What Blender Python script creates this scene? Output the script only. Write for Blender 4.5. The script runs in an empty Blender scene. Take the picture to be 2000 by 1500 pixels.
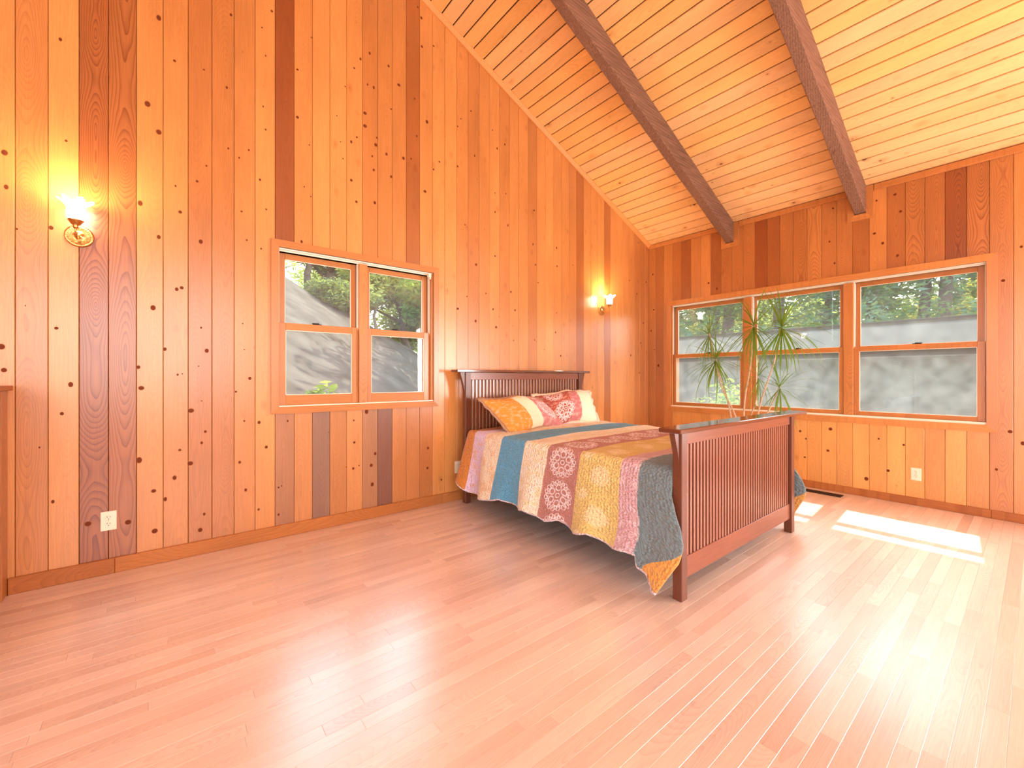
import bpy, bmesh, math, random
from math import sin, cos, pi, radians, sqrt, atan2, exp
from mathutils import Vector, Matrix

random.seed(7)
SC = bpy.context.scene
COL = SC.collection

# ------------------------------------------------------------------ camera, sky, sun, large lights, exposure
cam_d = bpy.data.cameras.new('camera'); cam_d.sensor_width = 36.0; cam_d.lens = 36.0 * 830 / 2000
cam_d.shift_y = -14 / 2000; cam_d.clip_start = 0.05; cam_d.clip_end = 300
cam = bpy.data.objects.new('camera', cam_d); COL.objects.link(cam)
cam.location = (0, 0, 1.2); cam.rotation_euler = (radians(90), 0, radians(51.1 - 90))
SC.camera = cam

world = bpy.data.worlds.new('sky'); SC.world = world; world.use_nodes = True
wn = world.node_tree.nodes; wl = world.node_tree.links
bg = wn['Background']
sky = wn.new('ShaderNodeTexSky'); sky.sky_type = 'NISHITA'; sky.sun_disc = False
sky.sun_elevation = radians(50); sky.sun_rotation = radians(86); sky.air_density = 1.2; sky.dust_density = 2.5
bg.inputs['Strength'].default_value = 1.0
haze = wn.new('ShaderNodeMix'); haze.data_type = 'RGBA'; haze.blend_type = 'ADD'; haze.inputs[0].default_value = 1.0   # clear sky plus bright even haze
scl = wn.new('ShaderNodeMix'); scl.data_type = 'RGBA'; scl.blend_type = 'MULTIPLY'; scl.inputs[0].default_value = 1.0
scl.inputs[7].default_value = (0.42, 0.42, 0.42, 1); wl.new(sky.outputs[0], scl.inputs[6])
wl.new(scl.outputs[2], haze.inputs[6]); haze.inputs[7].default_value = (2.5, 2.65, 2.85, 1)
wl.new(haze.outputs[2], bg.inputs['Color'])

sun_d = bpy.data.lights.new('sun', 'SUN'); sun_d.energy = 8.0; sun_d.angle = radians(0.6); sun_d.color = (1.0, 0.93, 0.80)
sun = bpy.data.objects.new('sun', sun_d); COL.objects.link(sun)
sun.rotation_euler = Vector((-1.0, -0.08, -1.19)).to_track_quat('-Z', 'Y').to_euler()

def area(name, loc, direction, sx, sy, energy, color):
    d = bpy.data.lights.new(name, 'AREA'); d.shape = 'RECTANGLE'; d.size = sx; d.size_y = sy
    d.energy = energy; d.color = color
    o = bpy.data.objects.new(name, d); COL.objects.link(o); o.location = loc
    o.rotation_euler = Vector(direction).to_track_quat('-Z', 'Z').to_euler()
    return o
# added fill lamps out of view that brighten the room like daylight
area('fill_south', (-0.45, -4.12, 2.65), (0, 1, 0.25), 4.2, 3.6, 190, (1.0, 0.93, 0.84))
area('fill_east', (5.38, -1.95, 1.55), (-1, 0.25, 0.22), 2.5, 2.2, 450, (1.0, 0.965, 0.94))  # added lamp just inside the right wall, no window there
area('fill_west', (-3.12, -1.2, 1.7), (1, 0, 0.5), 3.6, 2.4, 70, (1.0, 0.86, 0.68))
SC.view_settings.view_transform = 'Standard'; SC.view_settings.look = 'None'
SC.view_settings.exposure = 0.24; SC.view_settings.gamma = 1.0; SC.view_settings.use_curve_mapping = False

# ------------------------------------------------------------------ room numbers (metres)
YW, XW = 3.565, 5.435          # inner faces of the window walls
XB, YB = -3.2, -4.2            # walls behind the camera
PT = 0.018                     # plank thickness
SLOPE, ZE, XR = 0.44, 3.105, -0.9
def ceil_z(x): return ZE + (XW - x) * SLOPE if x > XR else ZE + (XW - XR) * SLOPE - (XR - x) * SLOPE

# ------------------------------------------------------------------ node helpers and materials
class NT:
    def __init__(s, name):
        s.m = bpy.data.materials.new(name); s.m.use_nodes = True
        s.t = s.m.node_tree; s.n = s.t.nodes; s.l = s.t.links; s.b = s.n['Principled BSDF']
    def put(s, sock, v):
        if hasattr(v, 'links') or isinstance(v, bpy.types.NodeSocket): s.l.new(v, sock)
        else: sock.default_value = v
    def math(s, op, a, b=None, c=None, clamp=False):
        n = s.n.new('ShaderNodeMath'); n.operation = op; n.use_clamp = clamp
        s.put(n.inputs[0], a)
        if b is not None: s.put(n.inputs[1], b)
        if c is not None: s.put(n.inputs[2], c)
        return n.outputs[0]
    def comb(s, x, y, z):
        n = s.n.new('ShaderNodeCombineXYZ')
        for i, v in enumerate((x, y, z)): s.put(n.inputs[i], v)
        return n.outputs[0]
    def sep(s, v):
        n = s.n.new('ShaderNodeSeparateXYZ'); s.l.new(v, n.inputs[0]); return n.outputs
    def noise(s, vec, scale=1.0, detail=2.0, rough=0.5, dist=0.0):
        n = s.n.new('ShaderNodeTexNoise'); s.l.new(vec, n.inputs['Vector'])
        n.inputs['Scale'].default_value = scale; n.inputs['Detail'].default_value = detail
        n.inputs['Roughness'].default_value = rough; n.inputs['Distortion'].default_value = dist
        return n.outputs[0]
    def vor(s, vec, scale=1.0, rnd=1.0, feature='F1'):
        n = s.n.new('ShaderNodeTexVoronoi'); n.feature = feature; s.l.new(vec, n.inputs['Vector'])
        n.inputs['Scale'].default_value = scale; n.inputs['Randomness'].default_value = rnd
        return n
    def mix(s, f, a, b, mode='MIX'):
        n = s.n.new('ShaderNodeMix'); n.data_type = 'RGBA'; n.blend_type = mode
        s.put(n.inputs[0], f); s.put(n.inputs[6], a); s.put(n.inputs[7], b)
        return n.outputs[2]
    def mr(s, v, a, b, c, d):
        n = s.n.new('ShaderNodeMapRange'); s.put(n.inputs[0], v)
        for i, x in enumerate((a, b, c, d)): s.put(n.inputs[i + 1], x)
        return n.outputs[0]
    def ramp(s, f, stops, interp='LINEAR'):
        n = s.n.new('ShaderNodeValToRGB'); n.color_ramp.interpolation = interp
        e = n.color_ramp.elements
        while len(e) < len(stops): e.new(0.5)
        for i, (p, c) in enumerate(stops): e[i].position = p; e[i].color = c
        s.put(n.inputs[0], f); return n.outputs[0]
    def bump(s, h, strength, dist=0.01):
        n = s.n.new('ShaderNodeBump'); n.inputs['Strength'].default_value = strength
        n.inputs['Distance'].default_value = dist; s.l.new(h, n.inputs['Height'])
        s.l.new(n.outputs[0], s.b.inputs['Normal']); return n
    def attr(s, name):
        n = s.n.new('ShaderNodeAttribute'); n.attribute_name = name; return n

def c4(r, g, b): return (r, g, b, 1.0)
def srgb(r, g, b):
    f = lambda v: ((v / 255 + 0.055) / 1.055) ** 2.4 if v > 10 else v / 255 / 12.92
    return (f(r), f(g), f(b), 1.0)

def wood_mat(name, axis, rough=0.42, fibre=0.16, freq=115.0, coat=0.0, knot_r=0.085, knot_col=(0.10, 0.022, 0.008), streak=0.0, bumpy=0.15, spec=0.5, ior=1.5):
    """Plank shader: attribute tint = colour, gr = (seed, ring contrast, centre line), kn = knot density."""
    k = NT(name)
    geo = k.n.new('ShaderNodeNewGeometry'); x, y, z = k.sep(geo.outputs['Position'])
    gx, gy, gz = k.sep(k.attr('gr').outputs['Vector'])
    tint = k.attr('tint').outputs['Color']; kn = k.attr('kn').outputs['Fac']
    if axis == 'Z': U, L, V = k.math('ADD', x, y), z, k.math('SUBTRACT', x, y)
    elif axis == 'Y': U, L, V = x, y, z
    else: U, L, V = k.math('ADD', y, k.math('MULTIPLY', z, 0.6)), x, z
    sd = k.math('MULTIPLY', gx, 31.7)
    u = k.math('SUBTRACT', U, gz)
    Ls = k.math('ADD', L, sd)
    # growth rings: distance from a wandering heart line
    w = k.noise(k.comb(sd, 0.0, k.math('MULTIPLY', Ls, 0.75)), 1.0, 1.0)
    W = k.math('MULTIPLY', k.math('SUBTRACT', w, 0.5), 0.62)
    off = k.math('MULTIPLY', k.math('SUBTRACT', k.math('FRACT', k.math('MULTIPLY', gx, 7.3)), 0.5), 0.05)
    uu = k.math('ADD', u, off)
    wig = k.noise(k.comb(k.math('MULTIPLY', uu, 9.0), sd, k.math('MULTIPLY', Ls, 2.6)), 1.0, 2.0)
    vr = k.vor(k.comb(k.math('MULTIPLY', k.math('ADD', u, sd), 14.0), 0.0, k.math('MULTIPLY', Ls, 8.5)), 1.0, 0.9)
    d = vr.outputs['Distance']; pick = k.sep(vr.outputs['Color'])[0]; size = k.sep(vr.outputs['Color'])[1]
    on = k.math('LESS_THAN', pick, kn)
    swell = k.math('MULTIPLY', on, k.math('MULTIPLY', k.math('POWER', 2.718, k.math('MULTIPLY', d, -9.0)), 0.016))
    r = k.math('SQRT', k.math('ADD', k.math('MULTIPLY', uu, uu), k.math('MULTIPLY', W, W)))
    r = k.math('ADD', r, k.math('MULTIPLY', wig, 0.022)); r = k.math('SUBTRACT', r, swell)
    fr = k.math('FRACT', k.math('MULTIPLY', r, freq))
    line = k.math('MULTIPLY', k.math('POWER', fr, 3.0), gy)
    fib = k.noise(k.comb(k.math('MULTIPLY', U, 260.0), k.math('MULTIPLY', V, 120.0), k.math('MULTIPLY', Ls, 5.0)), 1.0, 2.0)
    blot = k.noise(k.comb(k.math('MULTIPLY', U, 5.0), sd, k.math('MULTIPLY', Ls, 1.3)), 1.0, 2.0)
    val = k.math('ADD', k.mr(fib, 0.25, 0.75, 1.0 - fibre, 1.0 + fibre * 0.6), k.mr(blot, 0.3, 0.7, -0.09, 0.09))
    col = k.mix(1.0, tint, k.comb(val, val, val), 'MULTIPLY')
    col = k.mix(line, col, k.mix(1.0, col, c4(0.50, 0.33, 0.24), 'MULTIPLY'))
    if streak > 0:
        st = k.noise(k.comb(k.math('MULTIPLY', U, 75.0), sd, k.math('MULTIPLY', Ls, 2.2)), 1.0, 3.0, 0.6)
        col = k.mix(k.math('MULTIPLY', k.mr(st, 0.64, 0.74, 0.0, 1.0), streak), col, k.mix(1.0, col, c4(0.45, 0.30, 0.26), 'MULTIPLY'))
    rad = k.mr(size, 0.0, 1.0, knot_r * 0.45, knot_r * 1.5)
    halo = k.math('MULTIPLY', on, k.mr(d, rad, k.math('MULTIPLY', rad, 3.4), 0.45, 0.0))
    col = k.mix(halo, col, k.mix(1.0, col, c4(0.62, 0.40, 0.26), 'MULTIPLY'))
    core = k.math('MULTIPLY', on, k.mr(d, k.math('MULTIPLY', rad, 0.75), rad, 1.0, 0.0))
    col = k.mix(core, col, c4(*knot_col))
    k.l.new(col, k.b.inputs['Base Color'])
    k.b.inputs['Roughness'].default_value = rough; k.b.inputs['IOR'].default_value = ior
    k.b.inputs['Specular IOR Level'].default_value = spec
    if coat: k.b.inputs['Coat Weight'].default_value = coat; k.b.inputs['Coat Roughness'].default_value = 0.16; k.b.inputs['Coat IOR'].default_value = 1.6
    if bumpy: k.bump(k.math('SUBTRACT', fib, k.math('MULTIPLY', line, 0.7)), bumpy, 0.0012)
    return k.m

M = {}
M['wallZ'] = wood_mat('cedar_plank', 'Z', rough=0.30, spec=0.8)
M['wallX'] = wood_mat('cedar_trim_along_x', 'X', rough=0.40, spec=0.4)
M['wallY'] = wood_mat('cedar_trim_along_y', 'Y', rough=0.40, spec=0.4)
M['ceilY'] = wood_mat('pine_ceiling_board', 'Y', rough=0.40, knot_r=0.13, knot_col=(0.22, 0.10, 0.055), fibre=0.10, freq=75, spec=0.35)
M['floorX'] = wood_mat('oak_floor_board', 'X', rough=0.29, fibre=0.13, freq=160, streak=0.45, bumpy=0.02, spec=0.9, ior=2.2)
M['beamX'] = wood_mat('dark_rough_beam', 'X', rough=0.8, fibre=0.5, freq=60, bumpy=0.6, spec=0.12)
M['bedZ'] = wood_mat('cherry_upright', 'Z', rough=0.30, fibre=0.16, freq=190, spec=0.5)
M['bedX'] = wood_mat('cherry_across', 'X', rough=0.24, fibre=0.16, freq=190, spec=0.6)
M['bedSlat'] = wood_mat('cherry_slat', 'Z', rough=0.25, fibre=0.16, freq=190, spec=0.9, ior=1.8)
M['bedCap'] = wood_mat('cherry_polished_cap', 'X', rough=0.10, fibre=0.14, freq=190, spec=0.8, bumpy=0.0, ior=1.8)
M['bedY'] = wood_mat('cherry_lengthwise', 'Y', rough=0.30, fibre=0.16, freq=190)

def plain(name, col, rough=0.5, metal=0.0, noise=0.0, scale=20, bump=0.0, spec=0.5):
    k = NT(name); k.b.inputs['Roughness'].default_value = rough; k.b.inputs['Metallic'].default_value = metal
    k.b.inputs['Specular IOR Level'].default_value = spec
    geo = k.n.new('ShaderNodeNewGeometry')
    nz = k.noise(geo.outputs['Position'], scale, 3.0)
    a = tuple(v * (1 - noise) for v in col[:3]) + (1,); b = tuple(min(1, v * (1 + noise)) for v in col[:3]) + (1,)
    k.l.new(k.mix(k.mr(nz, 0.3, 0.7, 0.0, 1.0), a, b), k.b.inputs['Base Color'])
    if bump: k.bump(nz, bump, 0.005)
    return k.m
def knot_mat():
    k = NT('knot_wood')
    tc = k.n.new('ShaderNodeTexCoord'); x, y, z = k.sep(tc.outputs['Object'])
    r = k.math('SQRT', k.math('ADD', k.math('MULTIPLY', x, x), k.math('MULTIPLY', z, z)))
    ring = k.math('SINE', k.math('MULTIPLY', r, 22.0))
    base = k.mix(k.mr(ring, -1, 1, 0, 1), c4(0.12, 0.026, 0.010), c4(0.20, 0.050, 0.018))
    k.l.new(k.mix(k.mr(r, 0.70, 1.0, 0.0, 0.9), base, c4(0.40, 0.13, 0.04)), k.b.inputs['Base Color'])
    k.b.inputs['Roughness'].default_value = 0.6; k.b.inputs['Specular IOR Level'].default_value = 0.1
    return k.m
M['knot'] = knot_mat()
M['plaster'] = plain('backing_board', c4(0.10, 0.035, 0.012), 0.9, noise=0.1)
M['gap'] = plain('groove_shadow_board', c4(0.045, 0.014, 0.004), 0.9, noise=0.1)
M['roof'] = plain('roofing', c4(0.20, 0.17, 0.15), 0.9, noise=0.2)
M['siding'] = plain('outside_siding', c4(0.35, 0.20, 0.10), 0.8, noise=0.15)
M['ivory'] = plain('ivory_plastic', srgb(250, 238, 214), 0.35, noise=0.02)
M['slot'] = plain('slot_dark', c4(0.05, 0.03, 0.02), 0.6)
M['track_and_glint'] = plain('white_track_and_glint', srgb(255, 246, 226), 0.25, noise=0.02, spec=0.8)  # white for tracks and for highlights put into the colour
M['iron'] = plain('blackened_metal', c4(0.03, 0.028, 0.026), 0.45, metal=0.6, noise=0.2)
M['brass'] = plain('antique_brass', c4(0.62, 0.34, 0.12), 0.28, metal=1.0, noise=0.25, scale=90, bump=0.3)
M['ticking'] = plain('mattress_ticking', c4(0.30, 0.24, 0.19), 0.9, noise=0.1)
M['pot'] = plain('terracotta', c4(0.45, 0.19, 0.09), 0.7, noise=0.15)
M['soil'] = plain('potting_soil', c4(0.05, 0.03, 0.02), 1.0, noise=0.4, scale=80, bump=0.8)
M['cane'] = plain('plant_cane', c4(0.62, 0.45, 0.32), 0.7, noise=0.25, scale=60, bump=0.4)

def glass_mat(name, haze):
    """thin window glass: clear transmission, mirror reflection, and a film of dust that scatters daylight"""
    k = NT(name); k.n.remove(k.b)
    out = k.n['Material Output']
    tr = k.n.new('ShaderNodeBsdfTransparent'); tr.inputs[0].default_value = (0.97, 0.985, 0.975, 1)
    gl = k.n.new('ShaderNodeBsdfGlossy'); gl.inputs['Roughness'].default_value = 0.02
    lw = k.n.new('ShaderNodeLayerWeight'); lw.inputs['Blend'].default_value = 0.5
    fr = k.math('ADD', 0.045, k.math('MULTIPLY', 0.7, k.math('POWER', lw.outputs['Facing'], 5.0)))
    m1 = k.n.new('ShaderNodeMixShader'); k.l.new(fr, m1.inputs[0]); k.l.new(tr.outputs[0], m1.inputs[1]); k.l.new(gl.outputs[0], m1.inputs[2])
    df = k.n.new('ShaderNodeBsdfTranslucent'); df.inputs[0].default_value = (0.85, 0.90, 0.86, 1)
    geo = k.n.new('ShaderNodeNewGeometry')
    nz = k.noise(geo.outputs['Position'], 9.0, 3.0)
    m2 = k.n.new('ShaderNodeMixShader'); k.l.new(k.mr(nz, 0.3, 0.7, haze * 0.6, haze * 1.3), m2.inputs[0])
    k.l.new(m1.outputs[0], m2.inputs[1]); k.l.new(df.outputs[0], m2.inputs[2]); k.l.new(m2.outputs[0], out.inputs['Surface'])
    return k.m
M['glass'] = glass_mat('window_glass', 0.05)
M['glass_dusty'] = glass_mat('dusty_window_glass', 0.06)

def leaf_mat(name, ca, cb, trans=0.4):
    k = NT(name); k.n.remove(k.b); out = k.n['Material Output']
    geo = k.n.new('ShaderNodeNewGeometry')
    isl = geo.outputs['Random Per Island']
    nz = k.noise(geo.outputs['Position'], 0.8, 2.0)
    f = k.math('ADD', k.math('MULTIPLY', isl, 0.6), k.math('MULTIPLY', nz, 0.5), clamp=True)
    col = k.mix(f, ca, cb)
    a = k.n.new('ShaderNodeBsdfDiffuse'); b = k.n.new('ShaderNodeBsdfTranslucent')
    k.l.new(col, a.inputs[0]); k.l.new(k.mix(0.35, col, c4(0.75, 0.85, 0.10)), b.inputs[0])
    m = k.n.new('ShaderNodeMixShader'); m.inputs[0].default_value = trans
    k.l.new(a.outputs[0], m.inputs[1]); k.l.new(b.outputs[0], m.inputs[2]); k.l.new(m.outputs[0], out.inputs['Surface'])
    return k.m
M['conifer'] = leaf_mat('conifer_needles', c4(0.031, 0.102, 0.056), c4(0.122, 0.235, 0.082), 0.35)
M['conifer_pale'] = leaf_mat('far_conifer_needles', c4(0.051, 0.153, 0.122), c4(0.143, 0.265, 0.173), 0.4)
M['autumn'] = leaf_mat('yellowing_leaves', c4(0.330, 0.252, 0.036), c4(0.480, 0.450, 0.120), 0.5)
M['oak'] = leaf_mat('oak_leaves', c4(0.093, 0.153, 0.068), c4(0.212, 0.264, 0.145), 0.45)
M['lime'] = leaf_mat('sunlit_lime_leaves', c4(0.240, 0.372, 0.096), c4(0.510, 0.552, 0.240), 0.5)
M['bush'] = leaf_mat('bush_leaves', c4(0.085, 0.212, 0.051), c4(0.212, 0.340, 0.106), 0.5)
M['bark'] = plain('tree_bark', c4(0.13, 0.10, 0.075), 0.95, noise=0.4, scale=6, bump=0.5)
M['bark_pale'] = plain('pale_tree_bark', c4(0.38, 0.33, 0.27), 0.95, noise=0.3, scale=6, bump=0.5)
M['dry'] = plain('dry_hillside_earth', c4(0.10, 0.091, 0.077), 1.0, noise=0.28, scale=1.6, bump=0.3, spec=0.05)
M['pale_wall'] = plain('pale_shed_cladding', c4(0.115, 0.125, 0.115), 0.9, noise=0.07, scale=1.2, spec=0.05)
M['pale_roof'] = plain('pale_shed_roof', c4(0.075, 0.078, 0.072), 1.0, noise=0.06, scale=1.0, spec=0.0)
M['tan'] = plain('tan_fascia', c4(0.075, 0.064, 0.045), 1.0, noise=0.12, scale=3)

# ------------------------------------------------------------------ mesh helpers
def dress(me, tint=(1, 1, 1), ring=0.3, uc=0.0, kn=0.0, seed=None):
    n = len(me.vertices); seed = random.random() if seed is None else seed
    a = me.attributes.new('tint', 'FLOAT_COLOR', 'POINT'); a.data.foreach_set('color', [tint[0], tint[1], tint[2], 1.0] * n)
    a = me.attributes.new('gr', 'FLOAT_VECTOR', 'POINT'); a.data.foreach_set('vector', [seed, ring, uc] * n)
    a = me.attributes.new('kn', 'FLOAT', 'POINT'); a.data.foreach_set('value', [kn] * n)

def mesh_obj(name, verts, faces, mat, parent=None, smooth=False, wood=None):
    me = bpy.data.meshes.new(name); me.from_pydata(verts, [], faces); me.update()
    if mat: me.materials.append(M[mat] if isinstance(mat, str) else mat)
    if wood is not None: dress(me, **wood)
    if smooth:
        for p in me.polygons: p.use_smooth = True
    o = bpy.data.objects.new(name, me); COL.objects.link(o)
    if parent: o.parent = parent
    return o
def link_copy(src, parent, loc=None, name=None):
    c = src.copy(); COL.objects.link(c); c.parent = parent
    if loc is not None: c.location = loc
    return c
class MB:
    """collects boxes, tubes and lathes; build() links them as one mesh object"""
    def __init__(s): s.v = []; s.f = []
    def add(s, v, f):
        n = len(s.v); s.v += [tuple(p) for p in v]; s.f += [tuple(n + i for i in q) for q in f]; return s
    def box(s, x0, x1, y0, y1, z0, z1, ch=0.0):
        if ch <= 0:
            v = [(x, y, z) for x in (x0, x1) for y in (y0, y1) for z in (z0, z1)]
            return s.add(v, [(0, 1, 3, 2), (4, 6, 7, 5), (0, 4, 5, 1), (2, 3, 7, 6), (0, 2, 6, 4), (1, 5, 7, 3)])
        bm = bmesh.new(); bmesh.ops.create_cube(bm, size=1.0)
        for p in bm.verts: p.co = Vector(((x0 + x1) / 2 + p.co.x * (x1 - x0), (y0 + y1) / 2 + p.co.y * (y1 - y0), (z0 + z1) / 2 + p.co.z * (z1 - z0)))
        bmesh.ops.bevel(bm, geom=bm.edges[:], offset=ch, segments=1, affect='EDGES')
        bm.verts.index_update(); s.add([p.co[:] for p in bm.verts], [[q.index for q in f.verts] for f in bm.faces]); bm.free(); return s
    def tube(s, pts, radii, n=8, caps=True):
        pts = [Vector(p) for p in pts]; base = len(s.v); rings = []
        up = Vector((0, 0, 1))
        for i, p in enumerate(pts):
            t = (pts[min(i + 1, len(pts) - 1)] - pts[max(i - 1, 0)]).normalized()
            a = t.cross(up if abs(t.z) < 0.95 else Vector((1, 0, 0))).normalized(); b = t.cross(a)
            r = radii[i] if isinstance(radii, (list, tuple)) else radii
            rings.append([p + (a * cos(2 * pi * k / n) + b * sin(2 * pi * k / n)) * r for k in range(n)])
        v = [q for rg in rings for q in rg]; f = []
        for i in range(len(pts) - 1):
            for k in range(n): f.append((i * n + k, i * n + (k + 1) % n, (i + 1) * n + (k + 1) % n, (i + 1) * n + k))
        if caps: f.append(tuple(range(n - 1, -1, -1))); f.append(tuple((len(pts) - 1) * n + k for k in range(n)))
        return s.add(v, f)
    def lathe(s, prof, n=24, origin=(0, 0, 0), axis='Z', wave=None):
        """prof: (radius, height) list"""
        v = []
        for (r, h) in prof:
            for k in range(n):
                a = 2 * pi * k / n; rr, hh = (r, h) if wave is None else wave(r, h, a)
                p = (rr * cos(a), rr * sin(a), hh)
                if axis == 'Y': p = (p[0], -p[2], p[1])
                elif axis == 'X': p = (-p[2], p[0], p[1])
                v.append(Vector(p) + Vector(origin))
        f = []
        for i in range(len(prof) - 1):
            for k in range(n): f.append((i * n + k, i * n + (k + 1) % n, (i + 1) * n + (k + 1) % n, (i + 1) * n + k))
        return s.add(v, f)
    def build(s, name, mat, parent=None, smooth=False, wood=None): return mesh_obj(name, s.v, s.f, mat, parent, smooth, wood)

def tag(o, label=None, cat=None, group=None, kind=None):
    if label: o['label'] = label
    if cat: o['category'] = cat
    if group: o['group'] = group
    if kind: o['kind'] = kind
    return o
def empty(name, loc=(0, 0, 0), rz=0.0):
    o = bpy.data.objects.new(name, None); COL.objects.link(o); o.location = loc; o.rotation_euler = (0, 0, rz); o.empty_display_size = 0.1
    return o

def prism(name, quad, frame, depth, ch, mat, parent, wood):
    """a board: quad = 4 (a, b) corners counter-clockwise seen from the room, frame = (origin, ea, eb, en); front at n = depth with chamfered edge"""
    O, ea, eb, en = frame
    cx = sum(q[0] for q in quad) / 4; cy = sum(q[1] for q in quad) / 4
    def P(a, b, n): return O + ea * a + eb * b + en * n
    def inset(q):
        a, b = q
        return (a + (ch if a < cx else -ch), b + (ch if b < cy else -ch))
    v = [P(a, b, 0.0) for a, b in quad] + [P(a, b, depth - ch) for a, b in quad] + [P(*inset(q), depth) for q in quad]
    f = [(3, 2, 1, 0)]
    for k in range(4):
        j = (k + 1) % 4; f.append((k, j, 4 + j, 4 + k)); f.append((4 + k, 4 + j, 8 + j, 8 + k))
    f.append((8, 9, 10, 11))
    return mesh_obj(name, [tuple(p) for p in v], f, mat, parent, False, wood)

def tone(t, sat=1.0, dull=0.0):
    """cedar colour from dark (0) to light (1)"""
    a = (0.30, 0.074, 0.017); b = (0.87, 0.385, 0.110)
    c = [a[i] + (b[i] - a[i]) * t for i in range(3)]
    g = sum(c) / 3 * 0.8
    return tuple(c[i] * (1 - dull) + g * dull for i in range(3))

def bounce_tone(t):  # lighter, yellower cedar: floor bounce light put into the board colour
    c = tone(t + 0.1); return (min(0.95, c[0] * 1.06), c[1] * 1.16, c[2] * 1.15)

# ------------------------------------------------------------------ the shell
# left wall (Y = YW): window opening in X, Z
LO = (0.636, 1.925, 0.975, 2.17)
EO = (0.280, 3.208, 0.790, 2.185)       # right wall opening: Y range, Z range
TH = 0.16
def holed_wall(name, axis, lo, hi, top, opening, label_mat='siding'):
    """backing slab behind the boards, with the window opening left out (boxes around it)"""
    m = MB(); a0, a1, z0, z1 = opening
    def bx(p0, p1, q0, q1):
        if axis == 'Y': m.box(p0, p1, YW + PT, YW + TH, q0, q1)
        else: m.box(XW + PT, XW + TH, p0, p1, q0, q1)
    bx(lo, a0, -0.3, top); bx(a1, hi, -0.3, top); bx(a0, a1, -0.3, z0); bx(a0, a1, z1, top)
    return tag(m.build(name, 'plaster'), kind='structure')
wall_left = MB()
m = wall_left
a0, a1, z0, z1 = LO
m.box(XB, a0, YW + PT, YW + TH, -0.3, 3.0); m.box(a1, XW + TH, YW + PT, YW + TH, -0.3, 3.0)
m.box(a0, a1, YW + PT, YW + TH, -0.3, z0); m.box(a0, a1, YW + PT, YW + TH, z1, 3.0)
# gable above 3 m, following the roof
g = [(XB, 3.0), (XW + TH, 3.0), (XW + TH, ceil_z(XW) + 0.02), (XR, ceil_z(XR) + 0.02), (XB, ceil_z(XB) + 0.02)]
m.add([(x, YW + PT, z) for x, z in g] + [(x, YW + TH, z) for x, z in g], [(0, 1, 2, 3, 4), (9, 8, 7, 6, 5), (0, 5, 6, 1), (1, 6, 7, 2), (2, 7, 8, 3), (3, 8, 9, 4), (4, 9, 5, 0)])
wall_left = tag(m.build('wall_left', 'plaster'), kind='structure')
wall_right = holed_wall('wall_right', 'X', YB - 0.2, YW + PT, ZE + 0.02, EO)

FL_ = (Vector((0, YW + PT, 0)), Vector((1, 0, 0)), Vector((0, 0, 1)), Vector((0, -1, 0)))
FR_ = (Vector((XW + PT, 0, 0)), Vector((0, 1, 0)), Vector((0, 0, 1)), Vector((-1, 0, 0)))
G = 0.0011
# boards of the left wall: (x0, x1, tone above/full, ring, knots, tone below window or None)
LX = [-0.924, -0.794, -0.665, -0.540, -0.415, -0.288, -0.160, -0.030, 0.099, 0.229, 0.357, 0.485, 0.613, 0.742, 0.872, 1.002, 1.133, 1.264, 1.395, 1.526, 1.657, 1.789, 1.920]
LX += [1.920 + 0.1318 * (i + 1) for i in range(26)] + [XW]
LX = [x for x in LX if x <= XW + 1e-6]
if LX[-1] - LX[-2] < 0.06: LX.pop(-2)
TA = [0.50, 0.62, 0.46, 0.66, 0.10, 0.18, 0.62, 0.52, 0.34, 0.38, 0.50, 0.64, 0.03, 0.56, 0.72, 0.74, 0.70, 0.44, 0.52, 0.50, 0.16, 0.62, 0.72,
      0.74, 0.56, 0.44, 0.56, 0.66, 0.50, 0.60, 0.58, 0.40, 0.64, 0.70, 0.60, 0.54, 0.44, 0.20, 0.60, 0.62, 0.68, 0.24, 0.62, 0.66, 0.60, 0.56, 0.40, 0.36, 0.4, 0.4]
RI = [0.2, 0.2, 0.4, 0.15, 1.0, 0.9, 0.15, 0.15, 0.2, 0.3, 0.15, 0.12, 0.2]
KN = [0.0, 0.0, 0.04, 0.0, 0.0, 0.0, 0.0, 0.05, 0.03, 0.03, 0.10, 0.12, 0.05, 0.2, 0.3, 0.3, 0.3, 0.2, 0.2, 0.1, 0.5, 0.25]
TB = {12: (0.34, 0.25), 13: (0.56, 0.1), 14: (0.24, 0.55), 15: (0.46, 0.1), 16: (0.66, 0.1), 17: (0.42, 0.3), 18: (0.06, 0.45), 19: (0.46, 0.05), 20: (0.44, 0.05), 21: (0.36, 0.0)}
extra = [-0.924 - 0.13 * i for i in range(1, 18)]
for i, x1 in enumerate(extra[:-1] if False else extra):
    x0 = x1 - 0.13 if True else x1
LPL = []   # remembered boards, for parenting knots
rnd = random.Random(3)
for x in extra:
    x0, x1 = x, x + 0.13
    if x1 < XB: break
    q = [(x0 + G, 0.0), (x1 - G, 0.0), (x1 - G, ceil_z(x1)), (x0 + G, ceil_z(x0))]
    o = prism('plank', q, FL_, PT, 0.002, 'wallZ', wall_left, dict(tint=tone(rnd.uniform(0.3, 0.7)), ring=0.3, uc=(x0 + x1) / 2 + YW, kn=0.1))
    LPL.append((x0, x1, 0, 9, o))
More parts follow.
